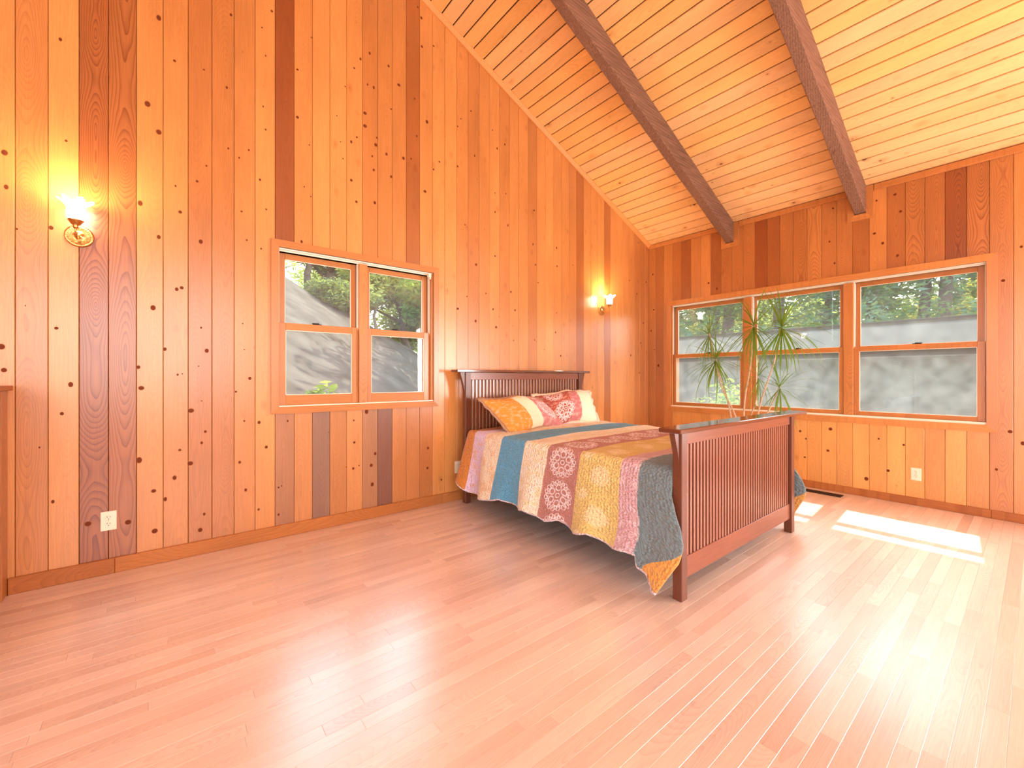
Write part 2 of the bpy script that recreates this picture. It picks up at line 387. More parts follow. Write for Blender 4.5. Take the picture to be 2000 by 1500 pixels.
for i in range(len(LX) - 1):
    x0, x1 = LX[i], LX[i + 1]
    ring = RI[i] if i < len(RI) else rnd.uniform(0.06, 0.2)
    kn = KN[i] if i < len(KN) else rnd.uniform(0.25, 0.6)
    t = TA[i] if i < len(TA) else 0.5
    dp = PT + rnd.uniform(-0.0008, 0.0008)
    W = dict(tint=tone(t), ring=ring, uc=(x0 + x1) / 2 + YW, kn=kn)
    if x1 <= LO[0] + 0.02 or x0 >= LO[1] - 0.02:
        q = [(x0 + G, 0.0), (x1 - G, 0.0), (x1 - G, ceil_z(x1)), (x0 + G, ceil_z(x0))]
        LPL.append((x0, x1, 0, 9, prism('plank', q, FL_, dp, 0.002, 'wallZ', wall_left, W)))
    else:
        q = [(x0 + G, LO[3]), (x1 - G, LO[3]), (x1 - G, ceil_z(x1)), (x0 + G, ceil_z(x0))]
        LPL.append((x0, x1, LO[3], 9, prism('plank', q, FL_, dp, 0.002, 'wallZ', wall_left, W)))
        tb, du = TB.get(i, (0.45, 0.1))
        W = dict(tint=tone(tb, dull=du), ring=0.2, uc=(x0 + x1) / 2 + YW, kn=0.02)
        q = [(x0 + G, 0.0), (x1 - G, 0.0), (x1 - G, LO[2]), (x0 + G, LO[2])]
        LPL.append((x0, x1, 0, LO[2], prism('plank', q, FL_, dp, 0.002, 'wallZ', wall_left, W)))
# boards of the right wall, from the corner towards the camera side
RYT = [0.34, 0.10, 0.46, 0.26, 0.14, 0.50, 0.66, 0.16, 0.34, 0.42, 0.40, 0.05, 0.18, 0.38, 0.40, 0.62, 0.42, 0.46, 0.28, 0.66, 0.30, 0.42, 0.34, 0.06, 0.36, 0.38, 0.66]
RRG = [0.2, 0.3, 0.2, 0.2, 0.3, 0.2, 0.2, 0.3, 0.3, 0.5, 0.3, 0.2, 0.3, 0.3, 0.6, 0.7, 0.3, 0.4, 0.3, 0.3, 0.4, 0.7, 0.6, 0.9, 1.0, 0.5, 0.2]
RYB = [0.5, 0.5, 0.62, 0.66, 0.6, 0.7, 0.6, 0.7, 0.66, 0.6, 0.7, 0.62, 0.68, 0.64, 0.72, 0.66, 0.72, 0.62, 0.80, 0.70, 0.84, 0.66, 0.52, 0.74, 0.46, 0.58, 0.66]
RPL = []
y = YW; i = 0
while y > YB:
    y1 = y; y0 = 3.455 - 0.1330 * i if i < 26 else y - 0.133
    y0 = max(y0, YB)
    t = RYT[i] if i < len(RYT) else rnd.uniform(0.3, 0.7); rg = RRG[i] if i < len(RRG) else 0.3
    tb = RYB[i] if i < len(RYB) else 0.6
    kn = 0.05
    dp = PT + rnd.uniform(-0.0008, 0.0008); uc = (y0 + y1) / 2 + XW
    if y0 >= EO[1] - 0.02 or y1 <= EO[0] + 0.02:
        q = [(y0 + G, 0.0), (y1 - G, 0.0), (y1 - G, ZE), (y0 + G, ZE)]
        RPL.append((y0, y1, 0, 9, prism('plank', q[::1], FR_, dp, 0.002, 'wallZ', wall_right, dict(tint=tone((t + tb) / 2), ring=rg, uc=uc, kn=kn))))
    else:
        q = [(y0 + G, EO[3]), (y1 - G, EO[3]), (y1 - G, ZE), (y0 + G, ZE)]
        RPL.append((y0, y1, EO[3], 9, prism('plank', q, FR_, dp, 0.002, 'wallZ', wall_right, dict(tint=tone(t), ring=rg, uc=uc, kn=kn))))
        q = [(y0 + G, 0.0), (y1 - G, 0.0), (y1 - G, EO[2]), (y0 + G, EO[2])]
        RPL.append((y0, y1, 0, EO[2], prism('plank', q, FR_, dp, 0.002, 'wallZ', wall_right, dict(tint=bounce_tone(tb), ring=0.2, uc=uc, kn=kn))))
    y = y0; i += 1
# the big dark knots, each where it is on its board
kv = [(0, -0.6, 0)] ; n = 14
for r_, d_ in ((0.55, -0.45), (1.0, 0.0), (1.0, 0.5)):
    kv += [(r_ * cos(2 * pi * k / n), d_, r_ * sin(2 * pi * k / n)) for k in range(n)]
kf = [(0, 1 + (k + 1) % n, 1 + k) for k in range(n)]
for j in range(2):
    for k in range(n): kf.append((1 + j * n + k, 1 + j * n + (k + 1) % n, 1 + (j + 1) * n + (k + 1) % n, 1 + (j + 1) * n + k))
KME = bpy.data.meshes.new('knot'); KME.from_pydata(kv, [], kf); KME.materials.append(M['knot']); KME.update()
for p in KME.polygons: p.use_smooth = True
def knot(a, z, r, wall):
    r = min(r, 0.03)
    for (p0, p1, q0, q1, o) in (LPL if wall == 'L' else RPL):
        if p0 <= a <= p1 and q0 <= z <= q1:
            rr = min(r * 0.62, 0.05); a = max(p0 + rr * 0.8, min(p1 - rr * 0.8, a))
            kx = rnd.uniform(0.85, 1.1)
            k = bpy.data.objects.new('knot', KME); COL.objects.link(k); k.parent = o
            k.scale = (rr * kx, 0.0014, rr / kx * rnd.uniform(0.95, 1.25))
            if wall == 'L': k.location = (a, YW - 0.0002, z)
            else: k.location = (XW - 0.0002, a, z); k.rotation_euler = (0, 0, -pi / 2)
            return
KNOTS_LEFT = [(-0.052,3.516,0.023),(-0.107,2.938,0.026),(-0.052,2.779,0.026),(-0.703,2.431,0.022),(-0.697,2.244,0.017),(0.028,3.276,0.013),(0.184,3.289,0.01),(0.338,3.744,0.018),(0.314,3.223,0.018),(0.323,2.8,0.014),(0.592,3.907,0.015),(0.529,3.753,0.011),(0.552,3.558,0.011),(0.536,3.179,0.011),(0.552,3.016,0.011),(0.387,2.756,0.011),(0.446,2.83,0.011),(0.198,2.639,0.01),(0.147,2.519,0.014),(0.033,2.456,0.01),(-0.142,2.297,0.023),(0.057,2.29,0.017),(-0.052,2.102,0.02),(0.167,2.116,0.021),(0.433,2.18,0.011),(0.402,2.378,0.011),(0.516,2.637,0.015),(0.556,2.431,0.011),(0.523,2.135,0.011),(-0.468,2.578,0.012),(-0.528,2.057,0.018),(-0.491,3.158,0.015),(-0.658,2.022,0.009),(0.765,3.553,0.02),(0.765,3.188,0.024),(0.794,2.241,0.024),(0.812,2.668,0.012),(0.86,2.606,0.012),(0.864,3.849,0.012),(0.849,3.005,0.012),(1.325,3.946,0.017),(1.247,3.861,0.017),(1.196,3.761,0.013),(1.492,3.914,0.018),(1.586,3.79,0.023),(1.36,3.67,0.017),(1.307,3.673,0.013),(1.121,3.576,0.013),(1.285,3.422,0.022),(1.285,3.314,0.026),(1.056,3.312,0.012),(1.515,3.548,0.013),(1.378,3.186,0.022),(1.387,3.251,0.013),(1.473,3.139,0.018),(1.63,3.154,0.023),(1.347,3.08,0.013),(1.704,3.173,0.014),(1.36,2.966,0.017),(1.515,2.955,0.018),(1.171,3.141,0.017),(1.085,3.111,0.012),(1.217,3.195,0.013),(1.171,2.824,0.017),(1.105,2.98,0.013),(1.863,3.567,0.024),(1.842,2.915,0.024),(2.195,3.256,0.02),(1.992,3.237,0.015),(1.932,3.146,0.014),(2.35,3.858,0.015),(2.393,3.426,0.015),(2.23,3.735,0.015),(2.195,3.647,0.015),(2.779,3.672,0.016),(2.677,3.594,0.016),(2.617,3.765,0.011),(1.369,2.689,0.022),(1.213,2.657,0.017),(1.739,3.73,0.014),(1.76,3.397,0.014),(2.792,3.153,0.011),(2.65,3.12,0.011),(-0.08,1.643,0.023),(0.065,1.79,0.017),(0.039,1.777,0.017),(-0.507,1.481,0.015),(-0.714,1.365,0.022),(-0.705,1.237,0.02),(-0.449,1.155,0.021),(-0.151,1.261,0.016),(-0.137,1.129,0.023),(-0.021,1.38,0.017),(0.169,1.533,0.01),(0.155,1.273,0.007),(0.044,1.214,0.01),(0.068,1.22,0.007),(0.172,1.037,0.007),(-0.626,1.599,0.006),(0.2,1.378,0.021),(-0.485,0.986,0.015),(-0.521,0.481,0.015),(-0.573,0.799,0.009),(-0.151,0.674,0.026),(-0.077,0.468,0.02),(-0.072,0.21,0.026),(0.028,0.537,0.02),(-0.019,0.405,0.017),(0.114,0.974,0.027),(0.111,0.621,0.024),(0.192,0.827,0.014),(0.172,0.752,0.014),(0.164,0.163,0.021),(0.186,0.266,0.014),(-0.377,0.322,0.024),(-0.199,0.294,0.029),(0.452,1.189,0.018),(0.368,1.095,0.011),(0.418,0.885,0.011),(0.39,0.593,0.015),(0.427,0.39,0.015),(0.055,0.716,0.014),(0.418,1.394,0.007),(0.408,1.58,0.007),(0.51,0.868,0.019),(0.556,0.684,0.019),(0.507,0.235,0.015),(0.698,0.867,0.015),(0.636,0.374,0.015),(0.657,0.382,0.012),(0.636,0.171,0.019),(0.993,0.758,0.008),(1.191,0.839,0.013),(1.196,0.656,0.017),(1.187,0.441,0.017),(1.234,0.46,0.009),(1.133,0.461,0.008),(1.298,0.906,0.03),(1.373,0.543,0.022),(1.338,0.447,0.022),(1.347,0.284,0.026),(1.873,0.538,0.019),(1.868,0.353,0.019),(2.014,0.222,0.015),(2.278,2.705,0.015),(2.412,2.332,0.021),(2.65,2.922,0.016),(2.65,2.462,0.016),(3.195,3.072,0.017),(2.532,2.057,0.016),(2.623,1.903,0.016),(2.406,1.763,0.021),(2.663,1.72,0.021),(2.195,1.865,0.025),(2.302,1.998,0.015),(2.82,2.821,0.016),(2.862,2.114,0.017),(2.919,1.922,0.017),(3.218,2.465,0.017),(3.179,2.689,0.017),(3.257,2.268,0.017),(3.551,2.719,0.018),(3.559,2.504,0.018),(3.551,1.954,0.012),(3.534,1.723,0.018),(3.831,2.561,0.012),(2.898,1.593,0.011),(3.203,1.615,0.012),(3.353,1.512,0.012),(3.619,1.449,0.018),(5.182,3.103,0.015),(5.37,2.57,0.022),(4.966,2.535,0.014),(5.145,2.372,0.022),(5.294,1.972,0.022),(5.231,1.682,0.022),(5.206,1.258,0.022),(5.001,1.499,0.021),(1.77,4.58,0.014),(1.806,4.501,0.019),(1.932,4.304,0.014),(1.811,4.24,0.019)]
KNOTS_RIGHT = [(3.498,2.678,0.03),(3.482,2.166,0.03),(3.524,1.867,0.03),(3.473,1.591,0.022),(3.408,1.361,0.037),(0.868,2.954,0.02),(0.828,2.779,0.02),(0.85,2.363,0.02),(1.358,2.972,0.016),(1.389,2.63,0.016),(1.345,2.393,0.016),(1.005,2.939,0.015),(0.959,2.508,0.02),(1.021,2.619,0.02),(2.683,2.413,0.02),(2.577,2.323,0.02),(0.089,2.266,0.017),(0.187,2.006,0.026),(1.657,0.599,0.023),(1.603,0.521,0.017),(1.613,0.317,0.017),(1.381,0.649,0.027),(1.403,0.418,0.022),(0.989,0.59,0.015),(0.924,0.289,0.02),(1.084,0.179,0.031),(0.806,0.553,0.015),(0.149,0.745,0.038),(0.081,0.656,0.025),(0.224,0.418,0.022)]
for a, z, r in KNOTS_LEFT: knot(a, z, r, 'L')
for a, z, r in KNOTS_RIGHT: knot(a, z, r, 'R')

# walls behind the camera, each with an unglazed opening added at a fill lamp
m = MB(); m.box(XB - 0.1, XW + TH, YB - 0.1, YB, -0.3, 0.8); m.box(XB - 0.1, -2.5, YB - 0.1, YB, 0.8, 3.1); m.box(1.6, XW + TH, YB - 0.1, YB, 0.8, 3.1)
g = [(XB, 3.1), (XW + TH, 3.1), (XR, ceil_z(XR)), (XB, ceil_z(XB))]
m.add([(x, YB, z) for x, z in g] + [(x, YB - 0.1, z) for x, z in g], [(3, 2, 1, 0), (4, 5, 6, 7), (0, 1, 5, 4), (1, 2, 6, 5), (2, 3, 7, 6), (3, 0, 4, 7)])
tag(m.build('wall_back', 'wallZ', wood=dict(tint=tone(0.6), ring=0.3, kn=0.1)), kind='structure')
m = MB(); m.box(XB - 0.1, XB, YB, -3.1, -0.3, ceil_z(XB)); m.box(XB - 0.1, XB, 0.7, YW, -0.3, ceil_z(XB)); m.box(XB - 0.1, XB, -3.1, 0.7, -0.3, 0.4); m.box(XB - 0.1, XB, -3.1, 0.7, 3.0, ceil_z(XB))
tag(m.build('wall_side', 'wallZ', wood=dict(tint=tone(0.6), ring=0.3, kn=0.1)), kind='structure')

# ceiling: structural deck plus boards, and the roof with its overhang
def slope_pt(x, y, up): # up = distance above the ceiling surface, along its normal
    nx, nz = SLOPE / sqrt(1 + SLOPE ** 2), 1 / sqrt(1 + SLOPE ** 2)
    return Vector((x + nx * up, y, ZE + (XW - x) * SLOPE + nz * up))
def slab(name, xa, xb, ya, yb, u0, u1, mat):
    v = [slope_pt(x, y_, u) for x in (xa, xb) for y_ in (ya, yb) for u in (u0, u1)]
    return mesh_obj(name, v, [(0, 1, 3, 2), (4, 6, 7, 5), (0, 4, 5, 1), (2, 3, 7, 6), (0, 2, 6, 4), (1, 5, 7, 3)], mat)
ceiling = tag(slab('ceiling', XR, XW + TH, YB - 0.1, YW + TH, 0.016, 0.06, 'gap'), kind='structure')
v = [(XR, YB - 0.1, ceil_z(XR)), (XB, YB - 0.1, ceil_z(XB)), (XB, YW + TH, ceil_z(XB)), (XR, YW + TH, ceil_z(XR))]
v += [(a, b, c + 0.06) for a, b, c in v]
mesh_obj('ceiling_west', v, [(0, 1, 2, 3), (7, 6, 5, 4), (0, 4, 5, 1), (1, 5, 6, 2), (2, 6, 7, 3), (3, 7, 4, 0)], 'ceilY', wood=dict(tint=(0.8, 0.5, 0.22), ring=0.2, kn=0.1))['kind'] = 'structure'
FC = (slope_pt(XW, 0, 0.016), Vector((0, 1, 0)), (slope_pt(XW - 1, 0, 0) - slope_pt(XW, 0, 0)).normalized(), -(slope_pt(0, 0, 1) - slope_pt(0, 0, 0)))
cs = sqrt(1 + SLOPE ** 2)
xg = 1.877 + 0.1195 * 29; bnd = [XW]
while xg > XR: bnd.append(xg); xg -= 0.1195
for i in range(len(bnd) - 1):
    b0, b1 = (XW - bnd[i]) * cs, (XW - bnd[i + 1]) * cs
    base = rnd.uniform(0.92, 1.03); warm = rnd.uniform(-0.04, 0.05)
    q = [(YB, b0 + 0.0048), (YW, b0 + 0.0048), (YW, b1 - 0.0048), (YB, b1 - 0.0048)]
    o = prism('board', q, FC, 0.016, 0.0035, 'ceilY', ceiling, dict(tint=(0.93 * base, (0.535 + warm * 0.5) * base, (0.215 + warm) * base), ring=rnd.uniform(0.08, 0.22), uc=(bnd[i] + bnd[i + 1]) / 2, kn=rnd.choice([0.06, 0.10, 0.16, 0.24])))
    # (a, b) here run the other way round from the walls, so flip the faces outward
    o.data.flip_normals()
tag(slab('roof', XR - 0.1, XW + 0.93, YB - 0.6, YW + 0.55, 0.062, 0.16, 'roof'), kind='structure')
m = MB(); m.box(XW + TH, XW + TH + 0.03, YB, YW + TH, -0.3, EO[2] - 0.05); m.box(XW + TH, XW + TH + 0.03, YB, YW + TH, EO[3] + 0.05, 2.95)
m.box(XW + TH, XW + TH + 0.03, YB, EO[0] - 0.05, EO[2] - 0.05, EO[3] + 0.05); m.box(XW + TH, XW + TH + 0.03, EO[1] + 0.05, YW + TH, EO[2] - 0.05, EO[3] + 0.05)
tag(m.build('wall_outer', 'siding'), kind='structure')

# ceiling and corner trims
def wd(t, ring=0.25, uc=0.0, kn=0.03, dull=0.0): return dict(tint=tone(t, dull=dull), ring=ring, uc=uc, kn=kn)
def rake():
    P = lambda x, y_, d: (x, y_, ceil_z(x) - d)
    v = []
    for x in (XR, XW - 0.002):
        v += [P(x, YW, 0.0), P(x, YW - 0.042, 0.0), P(x, YW - 0.042, 0.010), P(x, YW - 0.014, 0.045), P(x, YW, 0.045)]
    f = [(0, 1, 2, 3, 4), (9, 8, 7, 6, 5)] + [(k, (k + 1) % 5, 5 + (k + 1) % 5, 5 + k)[::-1] for k in range(5)]
    return mesh_obj('trim_1', v, f, 'wallX', None, False, wd(0.80, 0.15, 0, 0.0))
tag(rake(), kind='structure')
BEAMS = [(2.363, 2.456, 2.863), (1.084, 1.176, 2.838)]
segs = [(2.456 + 0.062, YW - 0.015), (1.176 + 0.062, 2.363 - 0.062), (-0.062 - 0.18, 1.084 - 0.062), (YB, -0.35)]
for n_, (s0, s1) in enumerate(segs):
    m = MB(); m.box(XW - 0.020, XW, s0, s1, ZE - 0.062, ZE - 0.003, 0.003)
    tag(m.build('trim_%d' % (n_ + 2), 'wallY', wood=wd(0.52, 0.2, XW, 0.05)), kind='structure')

def beam(y0, y1, zb, label):
    """sloping timber from the right wall up to the ridge; its underside meets the wall at zb"""
    dz = ZE - zb - 0.0
    xs = [XW - 0.001 - (XW - XR) * i / 40 for i in range(41)]
    rr = random.Random(int(y0 * 100)); v = []
    for x in xs:
        j = lambda s=0.0022: rr.uniform(-s, s)
        zc = ceil_z(x) - 0.0005; zb_ = ceil_z(x) - dz
        v += [(x, y0 + j(), zb_ + 0.004 + j()), (x, y0 + 0.005, zb_ + j()), (x, y1 - 0.005, zb_ + j()), (x, y1 + j(), zb_ + 0.004 + j()), (x, y1 + j(), zc), (x, y0 + j(), zc)]
    f = [(5, 4, 3, 2, 1, 0)]
    for i in range(40):
        for k in range(6): f.append((i * 6 + k, i * 6 + (k + 1) % 6, (i + 1) * 6 + (k + 1) % 6, (i + 1) * 6 + k))
    f.append(tuple(40 * 6 + k for k in range(6)))
    o = mesh_obj('ceiling_beam', v, f, 'beamX', None, False, dict(tint=(0.27, 0.145, 0.095), ring=0.5, uc=(y0 + y1) / 2, kn=0.06))
    return tag(o, label, 'beam', 'dark sloping ceiling beams')
b1 = beam(*BEAMS[0], 'dark brown rough beam nearer the room corner, its foot above the left window of the three')
b2 = beam(*BEAMS[1], 'dark brown rough beam nearer the right edge, its foot above the rightmost window')
b3 = beam(-0.18 - 0.062, -0.15, 2.84, 'dark brown rough beam beyond the right edge of the view') if False else None
# U-shaped casings around the beam feet
for n_, (y0, y1, zb) in enumerate(BEAMS):
    r = tag(empty('trim_%d' % (n_ + 6)), kind='structure')
    w = 0.058
    for (a0_, a1_, side) in ((y0 - w, y0 - 0.001, 0), (y1 + 0.001, y1 + w, 1)):
        inn = a1_ if side == 0 else a0_; out = a0_ if side == 0 else a1_
        q = [(out, zb - w), (inn, zb - 0.001), (inn, ZE - 0.003), (out, ZE - 0.003)]
        if side == 1: q = [q[1], q[0], q[3], q[2]]
        v = [(XW, a, b) for a, b in q] + [(XW - 0.022, a, b) for a, b in q]
        mesh_obj('casing', v, [(0, 1, 2, 3), (7, 6, 5, 4), (0, 4, 5, 1), (1, 5, 6, 2), (2, 6, 7, 3), (3, 7, 4, 0)], 'wallZ', r, False, wd(0.5, 0.3, XW + y0, 0.03))
    q = [(y0 - w, zb - w), (y1 + w, zb - w), (y1, zb - 0.001), (y0, zb - 0.001)]
    v = [(XW, a, b) for a, b in q] + [(XW - 0.022, a, b) for a, b in q]
    mesh_obj('casing', v, [(0, 1, 2, 3), (7, 6, 5, 4), (0, 4, 5, 1), (1, 5, 6, 2), (2, 6, 7, 3), (3, 7, 4, 0)], 'wallY', r, False, wd(0.6, 0.3, XW, 0.03))

# ------------------------------------------------------------------ floor
m = MB(); m.box(XB - 0.1, XW + TH, YB - 0.1, YW + TH, -0.30, -0.0145)
floor = tag(m.build('floor', 'gap'), kind='structure')
SW = 0.0572; near = []; rf = random.Random(11); boards = []
row = 0; y = YW - 0.012
while y > YB:
    x = XW - 0.012 - rf.uniform(0, 0.8)
    xs = [XW - 0.012, x]
    while x > XB: x -= rf.choice([0.35, 0.5, 0.65, 0.8, 0.95, 1.1, 1.3]) * rf.uniform(0.9, 1.1); xs.append(max(x, XB))
    for i in range(len(xs) - 1):
        x1, x0 = xs[i], xs[i + 1]
        if x1 - x0 < 0.02: continue
        t = rf.random(); t = rf.choice([0.15, 0.5, 0.5, 0.6, 0.7, 0.8, 0.9, 1.0]) * 0.8 + t * 0.2
        a = (0.68, 0.48, 0.385); b = (0.90, 0.73, 0.63)
        c = tuple(a[k] + (b[k] - a[k]) * t for k in range(3))
        boards.append((x0 + 0.0003, x1 - 0.0003, y - SW + 0.0003, y - 0.0003, c, rf.random(), rf.choice([0.06, 0.10, 0.15, 0.30])))
    y -= SW; row += 1
def board_geo(bd, zt):
    x0, x1, y0, y1 = bd[:4]; ch = 0.0004
    v = [(x0, y0, -0.0145), (x1, y0, -0.0145), (x1, y1, -0.0145), (x0, y1, -0.0145), (x0, y0, zt - ch), (x1, y0, zt - ch), (x1, y1, zt - ch), (x0, y1, zt - ch),
         (x0 + ch, y0 + ch, zt), (x1 - ch, y0 + ch, zt), (x1 - ch, y1 - ch, zt), (x0 + ch, y1 - ch, zt)]
    f = [(0, 1, 5, 4), (1, 2, 6, 5), (2, 3, 7, 6), (3, 0, 4, 7), (4, 5, 9, 8), (5, 6, 10, 9), (6, 7, 11, 10), (7, 4, 8, 11), (8, 9, 10, 11)]
    return v, f
ct, st = cos(radians(51.1)), sin(radians(51.1))
def in_view(bd):
    cx_, cy_ = min(max(1.2, bd[0]), bd[1]), (bd[2] + bd[3]) / 2
    cx_ = (bd[0] + bd[1]) / 2
    fw = cx_ * ct + cy_ * st; ri = cx_ * st - cy_ * ct
    return fw > 0.9 and abs(ri / fw) < 1.28
vis = sorted([b for b in boards if in_view(b)], key=lambda b: ((b[0] + b[1]) / 2 * ct + (b[2] + b[3]) / 2 * st) - 0.35 * (b[1] - b[0]))
part = set(id(b) for b in vis[:300]); V, F, T, GR = [], [], [], []
for bd in boards:
    zt = rf.uniform(-0.0002, 0.0002); v, f = board_geo(bd, zt); uc = (bd[2] + bd[3]) / 2
    if id(bd) in part:
        mesh_obj('floorboard', v, f, 'floorX', floor, False, dict(tint=bd[4], ring=bd[6], uc=uc, kn=0.0, seed=bd[5]))
    else:
        n0 = len(V); V += v; F += [tuple(n0 + k for k in q) for q in f]; T += [bd[4][0], bd[4][1], bd[4][2], 1.0] * 12; GR += [bd[5], bd[6], uc] * 12
o = mesh_obj('floorboards', V, F, 'floorX', floor)
a = o.data.attributes.new('tint', 'FLOAT_COLOR', 'POINT'); a.data.foreach_set('color', T)
a = o.data.attributes.new('gr', 'FLOAT_VECTOR', 'POINT'); a.data.foreach_set('vector', GR)
a = o.data.attributes.new('kn', 'FLOAT', 'POINT'); a.data.foreach_set('value', [0.0] * len(V))
o['kind'] = 'stuff'

# baseboards, in lengths
def base_left(x0, x1, name, t):
    m = MB(); m.box(x0, x1, YW - 0.016, YW, 0.0005, 0.092, 0.003)
    return tag(m.build(name, 'wallX', wood=wd(t, 0.3, YW - 0.01 + 0.03, 0.25)), kind='structure')
base_left(-0.69, -0.26, 'baseboard_left', 0.22); base_left(-0.259, 2.02, 'baseboard_left.001', 0.34); base_left(2.021, XW - 0.018, 'baseboard_left.002', 0.34)
m = MB(); m.box(XW - 0.016, XW, 0.253, YW - 0.001, 0.0005, 0.072, 0.003); tag(m.build('baseboard_right', 'wallY', wood=wd(0.26, 0.3, XW, 0.3)), kind='structure')
m = MB(); m.box(XW - 0.016, XW, YB, 0.252, 0.0005, 0.072, 0.003); tag(m.build('baseboard_right.001', 'wallY', wood=wd(0.22, 0.3, XW, 0.3)), kind='structure')

